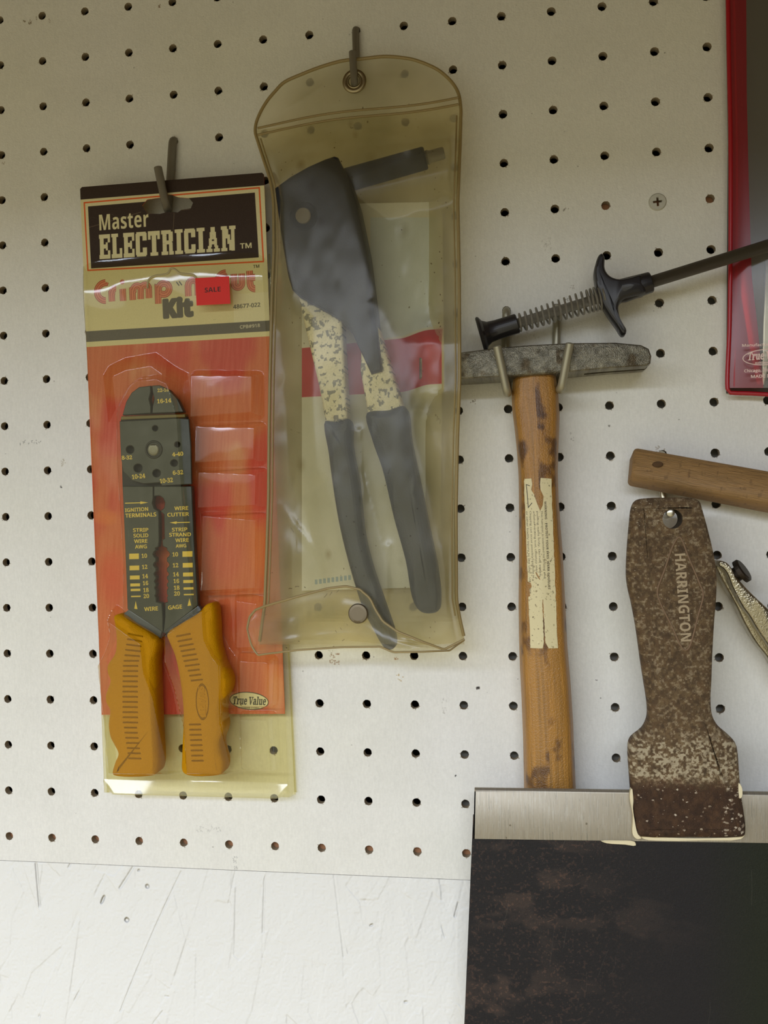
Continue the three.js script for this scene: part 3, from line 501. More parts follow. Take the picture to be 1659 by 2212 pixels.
// ---------------------------------------------------------------- clear vinyl pouch with a hand riveter and its leaflet
// the hammer head behind the pouch pushes its back sheet and the leaflet forward here
const bump = (px, py) => 0.0205 * smooth(865, 930, px) * smooth(660, 745, py) * smooth(905, 840, py);
const dusk = (r, g, b, rough = 0.45, metal = 0.2) => std({ color: rgb(r, g, b), roughness: rough, metalness: metal, bumpMap: tiled(fine, 0.015), bumpScale: 0.00015 });
{
  const o = thing('hand_riveter', 'dark blue-grey hand riveter with pale worn arms inside the clear vinyl pouch', 'riveter');
  const body = phys({ color: rgb(28, 33, 40), roughness: 0.5, metalness: 0.15, clearcoat: 0.1, clearcoatRoughness: 0.5, bumpMap: tiled(fine, 0.03), bumpScale: 0.0001 });
  const L = (l, z) => PP(l, z).map((p) => V2(p.x, p.y));
  part('housing', solid(L([[591, 404], [625, 379], [664, 357], [700, 341], [721, 334], [729, 337], [740, 359], [754, 385], [771, 437], [793, 544], [812, 694], [824, 800], [800, 806], [760, 720], [735, 692], [721, 682], [680, 658], [645, 638], [629, 624], [620, 594], [604, 500]], 0.031), 0.013, 0.031, 0.0028, 4), body, o, 'dark blue-grey stamped steel housing');
  const pv = P(656, 467, 0.031), boss = part('boss', turned(V3(pv.x, pv.y, 0.0305), V3(pv.x, pv.y, 1), [[0, 0.0072], [0.0006, 0.0072], [0.0011, 0.0064], [0.0009, 0.0042]]), body, o);
  part('rivet', turned(V3(pv.x, pv.y, 0.0305), V3(pv.x, pv.y, 1), [[0, 0.0039], [0.0019, 0.0039], [0.0023, 0.0034], [0.0024, 0]]), steel, boss);
  const a = P(750, 389, 0.022), b = P(920, 341, 0.022), n = P(963, 331, 0.022);
  part('barrel', turned(a, b, [[0, 0.0058], [0.003, 0.0058], [a.distanceTo(b) - 0.0008, 0.0056], [a.distanceTo(b), 0.005], [a.distanceTo(b), 0.002]]), body, o);
  const dir = b.clone().sub(a).normalize(), tip = part('nosepiece', turned(b, b.clone().add(dir), [[0, 0.0032], [0.001, 0.0036], [0.0022, 0.003], [0.0088, 0.003], [0.0095, 0.0024], [0.0095, 0.001]]), steel, o, 'steel nosepiece');
  const worn = drawn(512, 1024, (g, w, h) => {
    g.fillStyle = 'rgb(216,212,188)'; g.fillRect(0, 0, w, h);
    const im = g.getImageData(0, 0, w, h), d = im.data;
    for (let y = 0; y < h; y++) for (let x = 0; x < w; x++) { const i = (y * w + x) * 4, t = smooth(0.56, 0.66, fbm(x / 22, y / 26, 4)) * 0.75, s = (N1(x / 7, y / 7) - 0.5) * 20; for (let c = 0; c < 3; c++) d[i + c] = lerp(d[i + c] + s, [92, 92, 84][c], t); }
    g.putImageData(im, 0, 0);
  });
  const pale = std({ map: tiled(worn, 0.035, 0.07), roughness: 0.5, metalness: 0.2 });
  part('arm', solid(L([[645, 640], [717, 680], [738, 692], [750, 903], [727, 911], [703, 911], [689, 835], [658, 703]], 0.027), 0.016, 0.027, 0.0012, 3), pale, o, 'pale paint-worn steel arm');
  part('arm', solid(L([[782, 700], [812, 694], [846, 800], [870, 880], [838, 892], [795, 898], [778, 800]], 0.027), 0.014, 0.027, 0.0012, 3), pale, o, 'pale paint-worn steel arm');
  const grip = phys({ color: rgb(46, 52, 60), roughness: 0.5, bumpMap: tiled(fine, 0.04), bumpScale: 0.00012 });
  part('grip', solid(smoothClosed(L([[700, 908], [728, 912], [752, 905], [756, 960], [771, 1044], [783, 1154], [802, 1230], [826, 1300], [852, 1385], [848, 1403], [832, 1404], [800, 1352], [786, 1326], [761, 1252], [733, 1144], [716, 1044], [708, 981]], 0.028), 5), 0.013, 0.029, 0.0042, 5), grip, o, 'dark vinyl dipped grip');
  part('grip', solid(smoothClosed(L([[790, 891], [838, 884], [872, 876], [885, 950], [905, 1044], [924, 1138], [943, 1232], [949, 1300], [944, 1322], [912, 1325], [893, 1305], [874, 1210], [849, 1119], [824, 1013], [802, 950]], 0.029), 5), 0.012, 0.030, 0.0046, 5), grip, o, 'dark vinyl dipped grip');
  settle(o);

  const leaf = thing('paper_leaflet', 'pale leaflet with a broad red band behind the riveter in the clear pouch', 'leaflet');
  const X0 = P(640, 1280, 0.0095), X1 = P(965, 440, 0.0095), LW = X1.x - X0.x, LH = X1.y - X0.y;
  const tex = drawn(512, 1280, (g, w, h) => {
    const A = (px, py) => { const p = P(px, py, 0.0095); return V2((p.x - X0.x) / LW * w, h - (p.y - X0.y) / LH * h); };
    g.fillStyle = 'rgb(206,206,194)'; g.fillRect(0, 0, w, h); g.fillStyle = 'rgb(196,206,212)'; path(g, [A(800, 470), A(950, 470), A(950, 715), A(800, 735)]); g.fill();
    g.fillStyle = 'rgb(176,24,40)'; path(g, [A(652, 752), A(962, 722), A(962, 842), A(652, 858)]); g.fill();
    g.fillStyle = 'rgb(150,168,178)'; for (let i = 0; i < 9; i++) { const p = A(680 + i * 9, 1252 - i * 1.2); g.fillRect(p.x, p.y, 9, 16); }
    grain(g, w, h, 12);
  });
    const ll = table([[436, 652], [1276, 652]]), lr = table([[436, 955], [840, 960], [850, 955], [1276, 950]]);
  part('sheet', sheet(40, 60, (u, v) => { const py = lerp(lerp(442, 436, u), lerp(1276, 1268, u), v), px = lerp(ll(py), lr(py), u), q = P(px, py, 0.0095); q.z = 0.0095 + bump(px, py) * 1.03; return P(px, py, q.z); }, (u, v, p) => [(p.x - X0.x) / LW, (p.y - X0.y) / LH]), std({ map: tex, roughness: 0.6, side: THREE.DoubleSide }), leaf);
  settle(leaf);
}
{
  const o = thing('vinyl_pouch', 'yellowed clear vinyl pouch with an eyelet and a snap flap', 'pouch');
  const vinylTex = drawn(1024, 2048, (g, w, h) => {
    g.fillStyle = 'rgb(245,242,226)'; g.fillRect(0, 0, w, h);
    const im = g.getImageData(0, 0, w, h), d = im.data;
    for (let y = 0; y < h; y++) for (let x = 0; x < w; x++) { const i = (y * w + x) * 4, n = (fbm(x / 130 + 5, y / 150, 4) - 0.5) * 34; d[i] += n; d[i + 1] += n; d[i + 2] += n * 1.3; }
    g.putImageData(im, 0, 0);
    for (let n = 0; n < 150; n++) { g.fillStyle = `rgba(84,66,40,${rr(0.2, 0.7)})`; g.beginPath(); g.ellipse(rr(0, w), rr(0, h), rr(0.8, 3.4), rr(0.8, 2.6), rr(0, 3), 0, 7); g.fill(); }
    for (let n = 0; n < 26; n++) { const x = rr(0, w), y = rr(0, h), r = rr(10, 34), q = g.createRadialGradient(x, y, 0, x, y, r); q.addColorStop(0, `rgba(140,120,80,${rr(0.12, 0.32)})`); q.addColorStop(1, 'rgba(140,120,80,0)'); g.fillStyle = q; g.fillRect(x - r, y - r, 2 * r, 2 * r); }
    for (let n = 0; n < 26; n++) { g.strokeStyle = `rgba(70,54,36,${rr(0.3, 0.7)})`; g.lineWidth = rr(0.8, 2); const x = rr(0, w), y = rr(0, h); g.beginPath(); g.moveTo(x, y); g.quadraticCurveTo(x + rr(-8, 8), y + rr(-8, 8), x + rr(-14, 14), y + rr(-14, 14)); g.stroke(); }
  });
  const vinyl = phys({ map: vinylTex, color: new THREE.Color(0.97, 0.958, 0.9), transmission: 0.96, roughness: 0.26, ior: 1.45, thickness: 0, side: THREE.DoubleSide });
  const cloudy = vinyl.clone(); cloudy.roughness = 0.7; cloudy.transmission = 0.9;
  const welt = phys({ color: rgb(186, 166, 112), transmission: 0.45, roughness: 0.4, thickness: 0 });
  // outline by image rows: left and right edge, and how far those edges stand off the wall
  const left = table([[122, 800], [130, 742], [149, 677], [177, 614], [209, 583], [240, 563], [262, 554], [281, 550], [293, 553], [328, 564], [380, 581], [403, 587], [437, 591], [544, 592], [631, 588], [819, 583], [950, 581], [1075, 580], [1200, 576], [1304, 572], [1420, 556]]);
  const right = table([[122, 860], [129, 896], [149, 943], [174, 975], [199, 990], [231, 996], [312, 994], [437, 989], [600, 992], [819, 993], [950, 988], [1107, 985], [1295, 986], [1340, 994], [1379, 1003], [1420, 1003]]);
  const zl = table([[122, 0.0165], [280, 0.016], [420, 0.0175], [700, 0.0225], [1300, 0.021], [1420, 0.02]]), zr = table([[122, 0.0165], [250, 0.02], [500, 0.0265], [680, 0.032], [740, 0.0365], [850, 0.0365], [930, 0.03], [1300, 0.023], [1420, 0.022]]);
  const fold = (px, py) => 0.0009 * Math.sin((px - 590) / 15 + Math.sin(py / 120) * 1.6) * smooth(300, 600, py) + (fbm(px / 55, py / 120, 3) - 0.5) * 0.0045 + 0.0006 * Math.sin((px + py * 0.45) / 26) * smooth(420, 250, py);
  // sharp creases in the aged film
  const ridges = [[640, 860, 632, 1290, 7, 0.0012], [604, 1090, 700, 1215, 6, 0.0009], [628, 640, 640, 860, 9, 0.0011], [775, 930, 792, 1240, 6, 0.001], [838, 1180, 832, 1300, 8, 0.0012], [960, 700, 968, 1240, 7, 0.0011], [905, 480, 930, 690, 10, 0.0013], [830, 250, 880, 320, 7, 0.0009], [600, 250, 690, 190, 9, 0.0014], [650, 215, 655, 260, 6, 0.0008], [935, 250, 975, 320, 8, 0.0009], [958, 1180, 962, 1330, 8, 0.001]];
  const crease2 = (px, py) => { let s = 0; for (const [x0, y0, x1, y1, wd, amp] of ridges) { const ex = x1 - x0, ey = y1 - y0, t = ((px - x0) * ex + (py - y0) * ey) / (ex * ex + ey * ey), d = Math.hypot(px - x0 - ex * clamp(t), py - y0 - ey * clamp(t)); s += amp * Math.exp(-d / wd); } return s; };
  // how far the riveter and its barrel push the front sheet out
  const load = (px, py) => {
    const seg = (x0, y0, x1, y1, wd) => { const ex = x1 - x0, ey = y1 - y0, t = clamp(((px - x0) * ex + (py - y0) * ey) / (ex * ex + ey * ey)); return smooth(wd + 80, wd, Math.hypot(px - x0 - ex * t, py - y0 - ey * t)); };
    return Math.max(seg(670, 430, 720, 620, 75), seg(720, 620, 735, 1000, 40), seg(780, 700, 925, 1325, 50), seg(760, 385, 965, 335, 30) * 0.82, seg(735, 1000, 845, 1390, 30));
  };
  const edgeIn = (u) => Math.pow(clamp(Math.min(u, 1 - u) / 0.2), 0.7);
  const front = (u, py) => { const px = lerp(left(py), right(py), u), e = edgeIn(u), z = lerp(zl(py), zr(py), u) + e * fold(px, py), push = load(px, py) * smooth(250, 320, py); return [px, e * crease2(px, py) + Math.max(z, lerp(z, 0.0345 + 0.25 * fold(px, py), push * smooth(0, 0.05, Math.min(u, 1 - u))))]; };
  const back = (u, py) => { const px = lerp(left(py), right(py), u), e = edgeIn(u); return [px, Math.max(0.003, lerp(lerp(zl(py), zr(py), u), 0.0068 + (py < 300 ? 0.009 * smooth(300, 220, py) : 0) + (py < 300 ? crease2(px, py) : 0) + fold(px + 40, py) * 0.3 + bump(px, py), e))]; };
  const ys = (a, b) => (v) => lerp(a, b, v);
  const uvOf = (u, v, p) => [(p.x + 0.07) / 0.13, (p.y - H0 + 0.08) / 0.33];
  const eye = P(766.5, 178, 0.0165);
  // back sheet, running up to the rounded top with the eyelet
  const rowsB = ys(122.2, 1392);
  part('back_sheet', sheet(56, 190, (u, v) => { const py = rowsB(v), [px, z] = back(u, py); return P(px, py, z); }, uvOf), cloudy, o);
  const rowsF = (u) => (v) => lerp(lerp(281, 222, u) - 14 * Math.sin(u * 3.1416) * -0.2, lerp(1392, 1384, u) - 8 * Math.sin(u * 6), v);
  part('front_sheet', sheet(90, 260, (u, v) => { const py = rowsF(u)(v), [px, z] = front(u, py); return P(px, py, z); }, uvOf), vinyl, o);
  // heat-welded edges and the double seam of the pocket mouth
  const rim = []; for (let y = 1385; y > 130; y -= 18) rim.push(P(left(y), y, zl(y) + 0.0002)); for (const x of [742, 780, 833, 880]) rim.push(P(x, x < 833 ? lerp(131, 122, (x - 742) / 91) : lerp(122, 127, (x - 833) / 55), 0.0167)); for (let y = 131; y < 1390; y += 18) rim.push(P(right(y), y, zr(y) + 0.0002));
  part('welded_edge', tube(rim, 0.00085, 420, 8), welt, o); 
  part('weld_line', tube([...Array(60)].map((_, i) => { const t = i / 59, y = lerp(1310, 300, t); return P(left(y) + 8, y, front(8 / (right(y) - left(y)), y)[1] + 0.0003); }), 0.0004, 160, 6), welt, o); part('weld_line', tube([...Array(60)].map((_, i) => { const t = i / 59, y = lerp(1330, 250, t); return P(right(y) - 9, y, front(1 - 9 / (right(y) - left(y)), y)[1] + 0.0003); }), 0.0004, 160, 6), welt, o);
  const seam = (dy) => [...Array(24)].map((_, i) => { const t = i / 23, x = lerp(557, 990, t), y = lerp(272, 206, t) + dy - Math.sin(t * 3.1416 * 2 - 0.6) * 5 + 2; return P(x, y, lerp(zl(y), zr(y), t) + 0.0022 + fold(x, y) * 0.5); });
  part('seam', tube(seam(0), 0.0006, 80, 8), welt, o); part('seam', tube(seam(14.5), 0.0006, 80, 8), welt, o);
  // eyelet
  const brass = std({ color: rgb(158, 146, 116), metalness: 0.9, roughness: 0.35 });
  const ey = part('eyelet', new THREE.TorusGeometry(0.0049, 0.0013, 12, 40).scale(1, 1, 0.7).translate(eye.x, eye.y, eye.z + 0.0012), brass, o, 'dull metal eyelet');
  part('inner_ring', new THREE.TorusGeometry(0.0034, 0.0006, 10, 36).translate(eye.x, eye.y, eye.z + 0.0014), brass, ey);
  // closing flap folded up from behind and snapped to the front
  const fl = table([[534, 1357], [540, 1332], [551, 1318], [570, 1310], [645, 1288], [708, 1271], [746, 1266], [777, 1273], [799, 1292], [811, 1317], [827, 1342], [858, 1364], [912, 1386], [959, 1403], [1003, 1381]]), fb = table([[534, 1358], [543, 1395], [556, 1415], [645, 1404], [739, 1398], [821, 1397], [849, 1409], [912, 1408], [971, 1405], [1003, 1382]]);
  const flapZ = (px, v) => 0.0355 - 0.0065 * smooth(640, 534, px) + 0.004 * Math.sin(smooth(770, 1000, px) * 3.1) - (v > 0.8 ? (v - 0.8) * 0.018 : 0) + (fbm(px / 60, v * 3 + 7, 2) - 0.5) * 0.003;
  part('flap', sheet(90, 24, (u, v) => { const px = lerp(534, 1003, u), py = lerp(fl(px), fb(px), v); return P(px, py, flapZ(px, v)); }, uvOf), vinyl, o, 'closing flap of the pouch');
  part('flap_edge', tube([...Array(80)].map((_, i) => { const px = lerp(534, 1003, i / 79); return P(px, fl(px), flapZ(px, 0) + 0.0002); }), 0.0006, 240, 8), welt, o); part('flap_edge', tube([...Array(60)].map((_, i) => { const px = lerp(534, 1003, i / 59); return P(px, fb(px), flapZ(px, 1) + 0.0002); }), 0.0005, 200, 8), welt, o);
  const sn = P(774.5, 1325, flapZ(775, 0.5) + 0.0004), snap = part('snap', turned(sn, sn.clone().add(V3(-0.03, 0.02, 1)), [[0, 0.0048], [0.0009, 0.0049], [0.0016, 0.0044], [0.002, 0.0034], [0.0022, 0.002], [0.0022, 0]]), std({ color: rgb(116, 106, 88), metalness: 0.85, roughness: 0.42 }), o, 'round metal snap button');
  settle(o);
}

// ---------------------------------------------------------------- hammer in a double-prong holder
const woodTex = (base, dark, seedAt, spots) => computed(512, 2048, (u, v) => {
  const x = u * 16, y = v * 16, w = fbm(u * 10 + seedAt, v * 3, 3) * 2.4, g = N0(x * 9 + w * 3, y * 0.35 + seedAt), f = N1(x * 16, y * 1.1), st = smooth(0.62, 0.8, fbm(u * 8 + seedAt, v * 20 + seedAt, 4)) * spots;
  const k = (g - 0.5) * 0.30 + (f - 0.5) * 0.12, c = base.map((b, i) => lerp(b * (1 + k), dark[i], st + smooth(0.72, 0.9, g) * 0.25));
  return c.map((q) => q / 255);
});
{
  const o = thing('claw_holder', 'double prong wire holder gripping the hammer head', 'hook');
  o.name = 'hammer_holder';
  const pr = (c, l) => { const h = holeAt(c, 7); part('prong', tube(bent([V3(h.x, h.y + 0.0008, -0.012), V3(h.x, h.y, 0.0022), P(...l[0], 0.003), P(...l[1], 0.005), P(...l[2], 0.0265), P(...l[3], 0.0315)], 0.004), 0.00205, 110, 14), c === 11 ? prongMat : prongMat, o); };
  const prongMat = std({ color: rgb(168, 164, 144), metalness: 0.6, roughness: 0.4 });
  pr(11, [[1092, 760], [1097, 845], [1096, 850], [1074, 749]]); pr(12, [[1202, 750], [1203, 838], [1212, 842], [1231, 743]]);
  settle(o);
}
{
  const o = thing('tack_hammer', 'narrow steel headed hammer with a worn wooden handle and paper label', 'hammer');
  // head: a tapered bar with rounded ends, slit along the right-hand peen
  const mottled = computed(512, 512, (u, v) => { const n = fbm(u * 24, v * 24, 4), s = smooth(0.55, 0.8, fbm(u * 10 + 5, v * 10, 4, N1)); const k = 0.86 + (n - 0.5) * 0.5; return [lerp(150, 104, s) / 255 * k, lerp(146, 92, s) / 255 * k, lerp(130, 72, s) / 255 * k]; });
  const iron = std({ map: tiled(mottled, 0.05), metalness: 0.75, roughness: 0.42, bumpMap: tiled(fine, 0.02), bumpScale: 0.0003 });
  const F = (l, z = 0.0265) => PP(l, z).map((p) => V2(p.x, p.y));
  const bar = solid(F([[905, 772], [935, 766], [998, 760], [1075, 750], [1150, 744], [1230, 740], [1330, 739], [1385, 744], [1402, 752], [1408, 768], [1406, 784], [1398, 790], [1300, 797], [1230, 804], [1100, 813], [998, 819], [935, 822], [905, 818]]), 0.0055, 0.0265, 0.0016, 3);
  const clean = (g) => { const b = new Brush(g.deleteAttribute ? g : g); b.updateMatrixWorld(); return b; };
  const cut0 = P(1262, 800, 0.016), cut1 = P(1420, 770, 0.016), slot = box(cut0.x, cut1.x + 0.01, cut0.y - 0.012, cut0.y + 0.0042, 0.0135, 0.0172);
  const cutter = clean(slot);
  const head = new Evaluator().evaluate(clean(bar), cutter, SUBTRACTION).geometry; head.clearGroups();
  part('head', crease(head, 0.5), iron, o, 'grey worn steel head with a slit peen');
  // handle: rounded octagon rings between the two edges seen in the photograph
  const hl = table([[806, 1112], [815, 1110], [845, 1106], [880, 1107], [930, 1113], [980, 1118], [1030, 1121], [1100, 1122], [1200, 1122], [1300, 1121], [1380, 1122], [1440, 1124], [1520, 1128], [1600, 1131], [1703, 1133], [1800, 1134]]);
  const hr = table([[806, 1198], [815, 1200], [850, 1205], [900, 1208], [960, 1206], [1020, 1204], [1080, 1206], [1150, 1211], [1200, 1215], [1280, 1219], [1400, 1225], [1480, 1232], [1560, 1237], [1640, 1240], [1703, 1243], [1800, 1245]]);
  const zc = 0.0145, section = (a) => { const c = Math.cos(a), s = Math.sin(a), r = Math.pow(Math.pow(Math.abs(c), 2.7) + Math.pow(Math.abs(s), 2.7), -1 / 2.7), f = 1 + 0.018 * Math.cos(8 * a); return [c * r * f, s * r * f]; };
  const point = (py, a, grow = 0) => { const A = P(hl(py), py, zc), B = P(hr(py), py, zc), hw = (B.x - A.x) / 2 + grow, hd = (py < 960 ? lerp(0.0085, 0.0098, smooth(815, 960, py)) : 0.0098) + grow, [x, z] = section(a); return V3((A.x + B.x) / 2 + x * hw, (A.y + B.y) / 2, zc + z * hd); };
  const rings = []; for (let py = 806; py <= 1800; py += 9) rings.push([...Array(48)].map((_, i) => point(py, Math.PI / 2 - i / 48 * Math.PI * 2)));
  const grainTex = woodTex([164, 118, 52], [84, 54, 26], 3, 0.8);
  grainTex.repeat.set(1 / 0.08, 1 / 0.25);
  const hg = loft(rings, 0.08);
  part('handle', hg, phys({ map: grainTex, roughness: 0.42, clearcoat: 0.25, clearcoatRoughness: 0.35, bumpMap: tiled(fine, 0.03), bumpScale: 0.0003 }), o, 'orange-brown worn wooden handle');
  // torn paper label on the front of the handle
  const labelTex = drawn(256, 1536, (g, w, h) => {
    g.clearRect(0, 0, w, h); g.fillStyle = 'rgb(222,210,164)'; g.beginPath(); g.moveTo(6, 30); for (let i = 0; i <= 40; i++) g.lineTo(2 + rnd() * 5, 20 + i / 40 * (h - 30)); for (let i = 0; i <= 40; i++) g.lineTo(w - 2 - rnd() * 6, h - 10 - i / 40 * (h - 24)); g.lineTo(160, 6); g.lineTo(80, 8); g.lineTo(12, 10); g.closePath(); g.fill();
    g.globalCompositeOperation = 'destination-out'; g.fillStyle = '#000';
    g.beginPath(); g.moveTo(70, 0); g.lineTo(78, 60); g.lineTo(66, 110); g.lineTo(90, 150); g.lineTo(110, 220); g.lineTo(140, 300); g.lineTo(165, 250); g.lineTo(176, 170); g.lineTo(150, 110); g.lineTo(148, 60); g.lineTo(156, 0); g.closePath(); g.fill();
    g.beginPath(); g.moveTo(0, 930); g.lineTo(30, 940); g.lineTo(38, 975); g.lineTo(16, 1000); g.lineTo(20, 1060); g.lineTo(0, 1070); g.closePath(); g.fill();
    g.beginPath(); g.moveTo(130, 1090); for (let i = 0; i <= 24; i++) g.lineTo(133 + i * 0.2 + rnd() * 7, 1090 + i * 16); g.lineTo(175, 1536); g.lineTo(112, 1536); for (let i = 24; i >= 0; i--) g.lineTo(130 - rnd() * 6, 1090 + i * 16); g.closePath(); g.fill();
    g.beginPath(); g.ellipse(96, 880, 6, 40, -0.5, 0, 7); g.fill();
    g.globalCompositeOperation = 'source-atop';
    const down = (s, x, y0, y1, cap, f = '100px sans-serif') => lettering(g, s, V2(x, y0), V2(x + 6, y1), cap, f, 2);
    g.fillStyle = 'rgba(62,52,36,.8)'; down('WARNING - PROTECT YOUR EYES  WEAR GOGGLES', 180, 215, 1000, 19, 'bold 100px sans-serif'); down('This hammer is intended for driving and', 146, 300, 900, 15); down('pulling nails only. Do not strike', 108, 300, 880, 15); down('another striking tool, chisel or stone.', 76, 300, 880, 15); down('Chipping can occur possibly resulting in', 44, 300, 900, 15); down('or other bodily injury to the user.  Use care', 12, 300, 1040, 15);
    g.strokeStyle = 'rgb(40,34,24)'; g.lineWidth = 6; g.beginPath(); g.moveTo(56, 74); g.lineTo(24, 62); g.lineTo(30, 150); g.moveTo(30, 150); g.lineTo(34, 268); g.lineTo(70, 226); g.stroke();
    for (let i = 0; i < 260; i++) { const y = rnd() < 0.5 ? rr(680, 1120) : rr(0, h); g.fillStyle = `rgba(${rnd() < 0.5 ? '86,72,44' : '120,104,66'},${rr(0.15, 0.6)})`; g.beginPath(); g.ellipse(rr(0, w), y, rr(1, 9), rr(1, 11), rr(0, 3), 0, 7); g.fill(); }
    for (let i = 0; i < 120; i++) { g.fillStyle = `rgba(238,228,190,${rr(0.2, 0.6)})`; g.beginPath(); g.ellipse(rr(0, w), rr(300, h), rr(1, 10), rr(1, 6), rr(0, 3), 0, 7); g.fill(); }
  });
  labelTex.wrapS = labelTex.wrapT = THREE.ClampToEdgeWrapping;
  part('paper_label', sheet(14, 90, (u, v) => { const py = lerp(1033, 1397, v), ll = lerp(1131, 1145, v), lr = lerp(1190, 1204, v), px = lerp(ll, lr, u), A = P(hl(py), py, zc + 0.009), B = P(hr(py), py, zc + 0.009), t = (P(px, py, zc + 0.009).x - A.x) / (B.x - A.x) * 2 - 1; let a = Math.PI / 2; for (let i = 0; i < 30; i++) { const e = section(a)[0] - t; a += e * 0.5; } return point(py, a, 0.00018); }, (u, v) => [u, 1 - v]), std({ map: labelTex, alphaTest: 0.5, roughness: 0.5, side: THREE.DoubleSide }), o, 'torn cream warning label');
  settle(o);
}
// ---------------------------------------------------------------- spring plunger pick-up tool
{
  const o = thing('pickup_tool', 'steel pick-up tool with black finger grip and exposed spring', 'pickup tool');
  const Z = 0.0185, a = P(1042, 722, Z), b = P(1659, 531, Z), dir = b.clone().sub(a).normalize(), at = (d) => a.clone().addScaledVector(dir, d), mm = (px) => px * 0.232e-3;
  const black = phys({ color: rgb(30, 28, 30), roughness: 0.42, clearcoat: 0.3, clearcoatRoughness: 0.3 });
  part('plunger_cap', turned(a.clone().addScaledVector(dir, -mm(6)), b, [[0, 0], [0, mm(36)], [mm(3), mm(39)], [mm(7), mm(37)], [mm(12), mm(28)], [mm(22), mm(22.5)], [mm(40), mm(21)], [mm(82), mm(21)], [mm(84), mm(19)], [mm(84), 0]], 40), black, o, 'black flared plunger cap');
  const tubeMat = std({ color: rgb(104, 98, 86), metalness: 0.85, roughness: 0.45, bumpMap: tiled(fine, 0.015), bumpScale: 0.0002 });
  part('plunger_rod', rod(at(mm(70)), at(mm(300)), mm(10.5)), steel, o);
  const s0 = mm(80), s1 = mm(268), turns = 17, u = V3(0, 0, 1), w = dir.clone().cross(u).normalize(), pts = [];
  for (let i = 0; i <= turns * 16; i++) { const t = i / (turns * 16), ang = i / 16 * Math.PI * 2, open = t < 0.72 ? t / 0.72 * 0.8 : 0.8 + (t - 0.72) / 0.28 * 0.2, r = mm(lerp(18, 25, t)); pts.push(at(lerp(s0, s1, open)).addScaledVector(w, Math.cos(ang) * r).addScaledVector(u, Math.sin(ang) * r)); }
  part('spring', new THREE.TubeGeometry(new THREE.CatmullRomCurve3(pts), turns * 22, mm(2.3), 8), steel, o, 'bright coil spring');
  const wings = smoothClosed(PP([[1294, 550], [1300, 546], [1306, 552], [1307, 578], [1316, 593], [1334, 601], [1360, 598], [1386, 592], [1391, 610], [1395, 630], [1370, 638], [1346, 646], [1337, 658], [1340, 685], [1354, 712], [1352, 720], [1345, 721], [1332, 703], [1314, 678], [1300, 652], [1289, 618], [1284, 590], [1287, 568]], Z + 0.005).map((p) => V2(p.x, p.y)), 5);
  part('finger_grip', solid(wings, Z - 0.0055, Z + 0.0055, 0.0022, 4), black, o, 'black winged finger grip');
  part('grip_collar', turned(at(mm(296)), b, [[0, mm(23)], [mm(8), mm(25)], [mm(66), mm(21.5)], [mm(68), mm(20)], [mm(68), 0]], 32), black, o);
  part('shaft', turned(at(mm(340)), b, [[0, mm(12.5)], [mm(298), mm(13)], [mm(300), mm(10)], [mm(304), mm(10)], [mm(306), mm(13)], [mm(470), mm(13)], [mm(470), 0]], 28), tubeMat, o, 'dull steel shaft');
  settle(o);
}
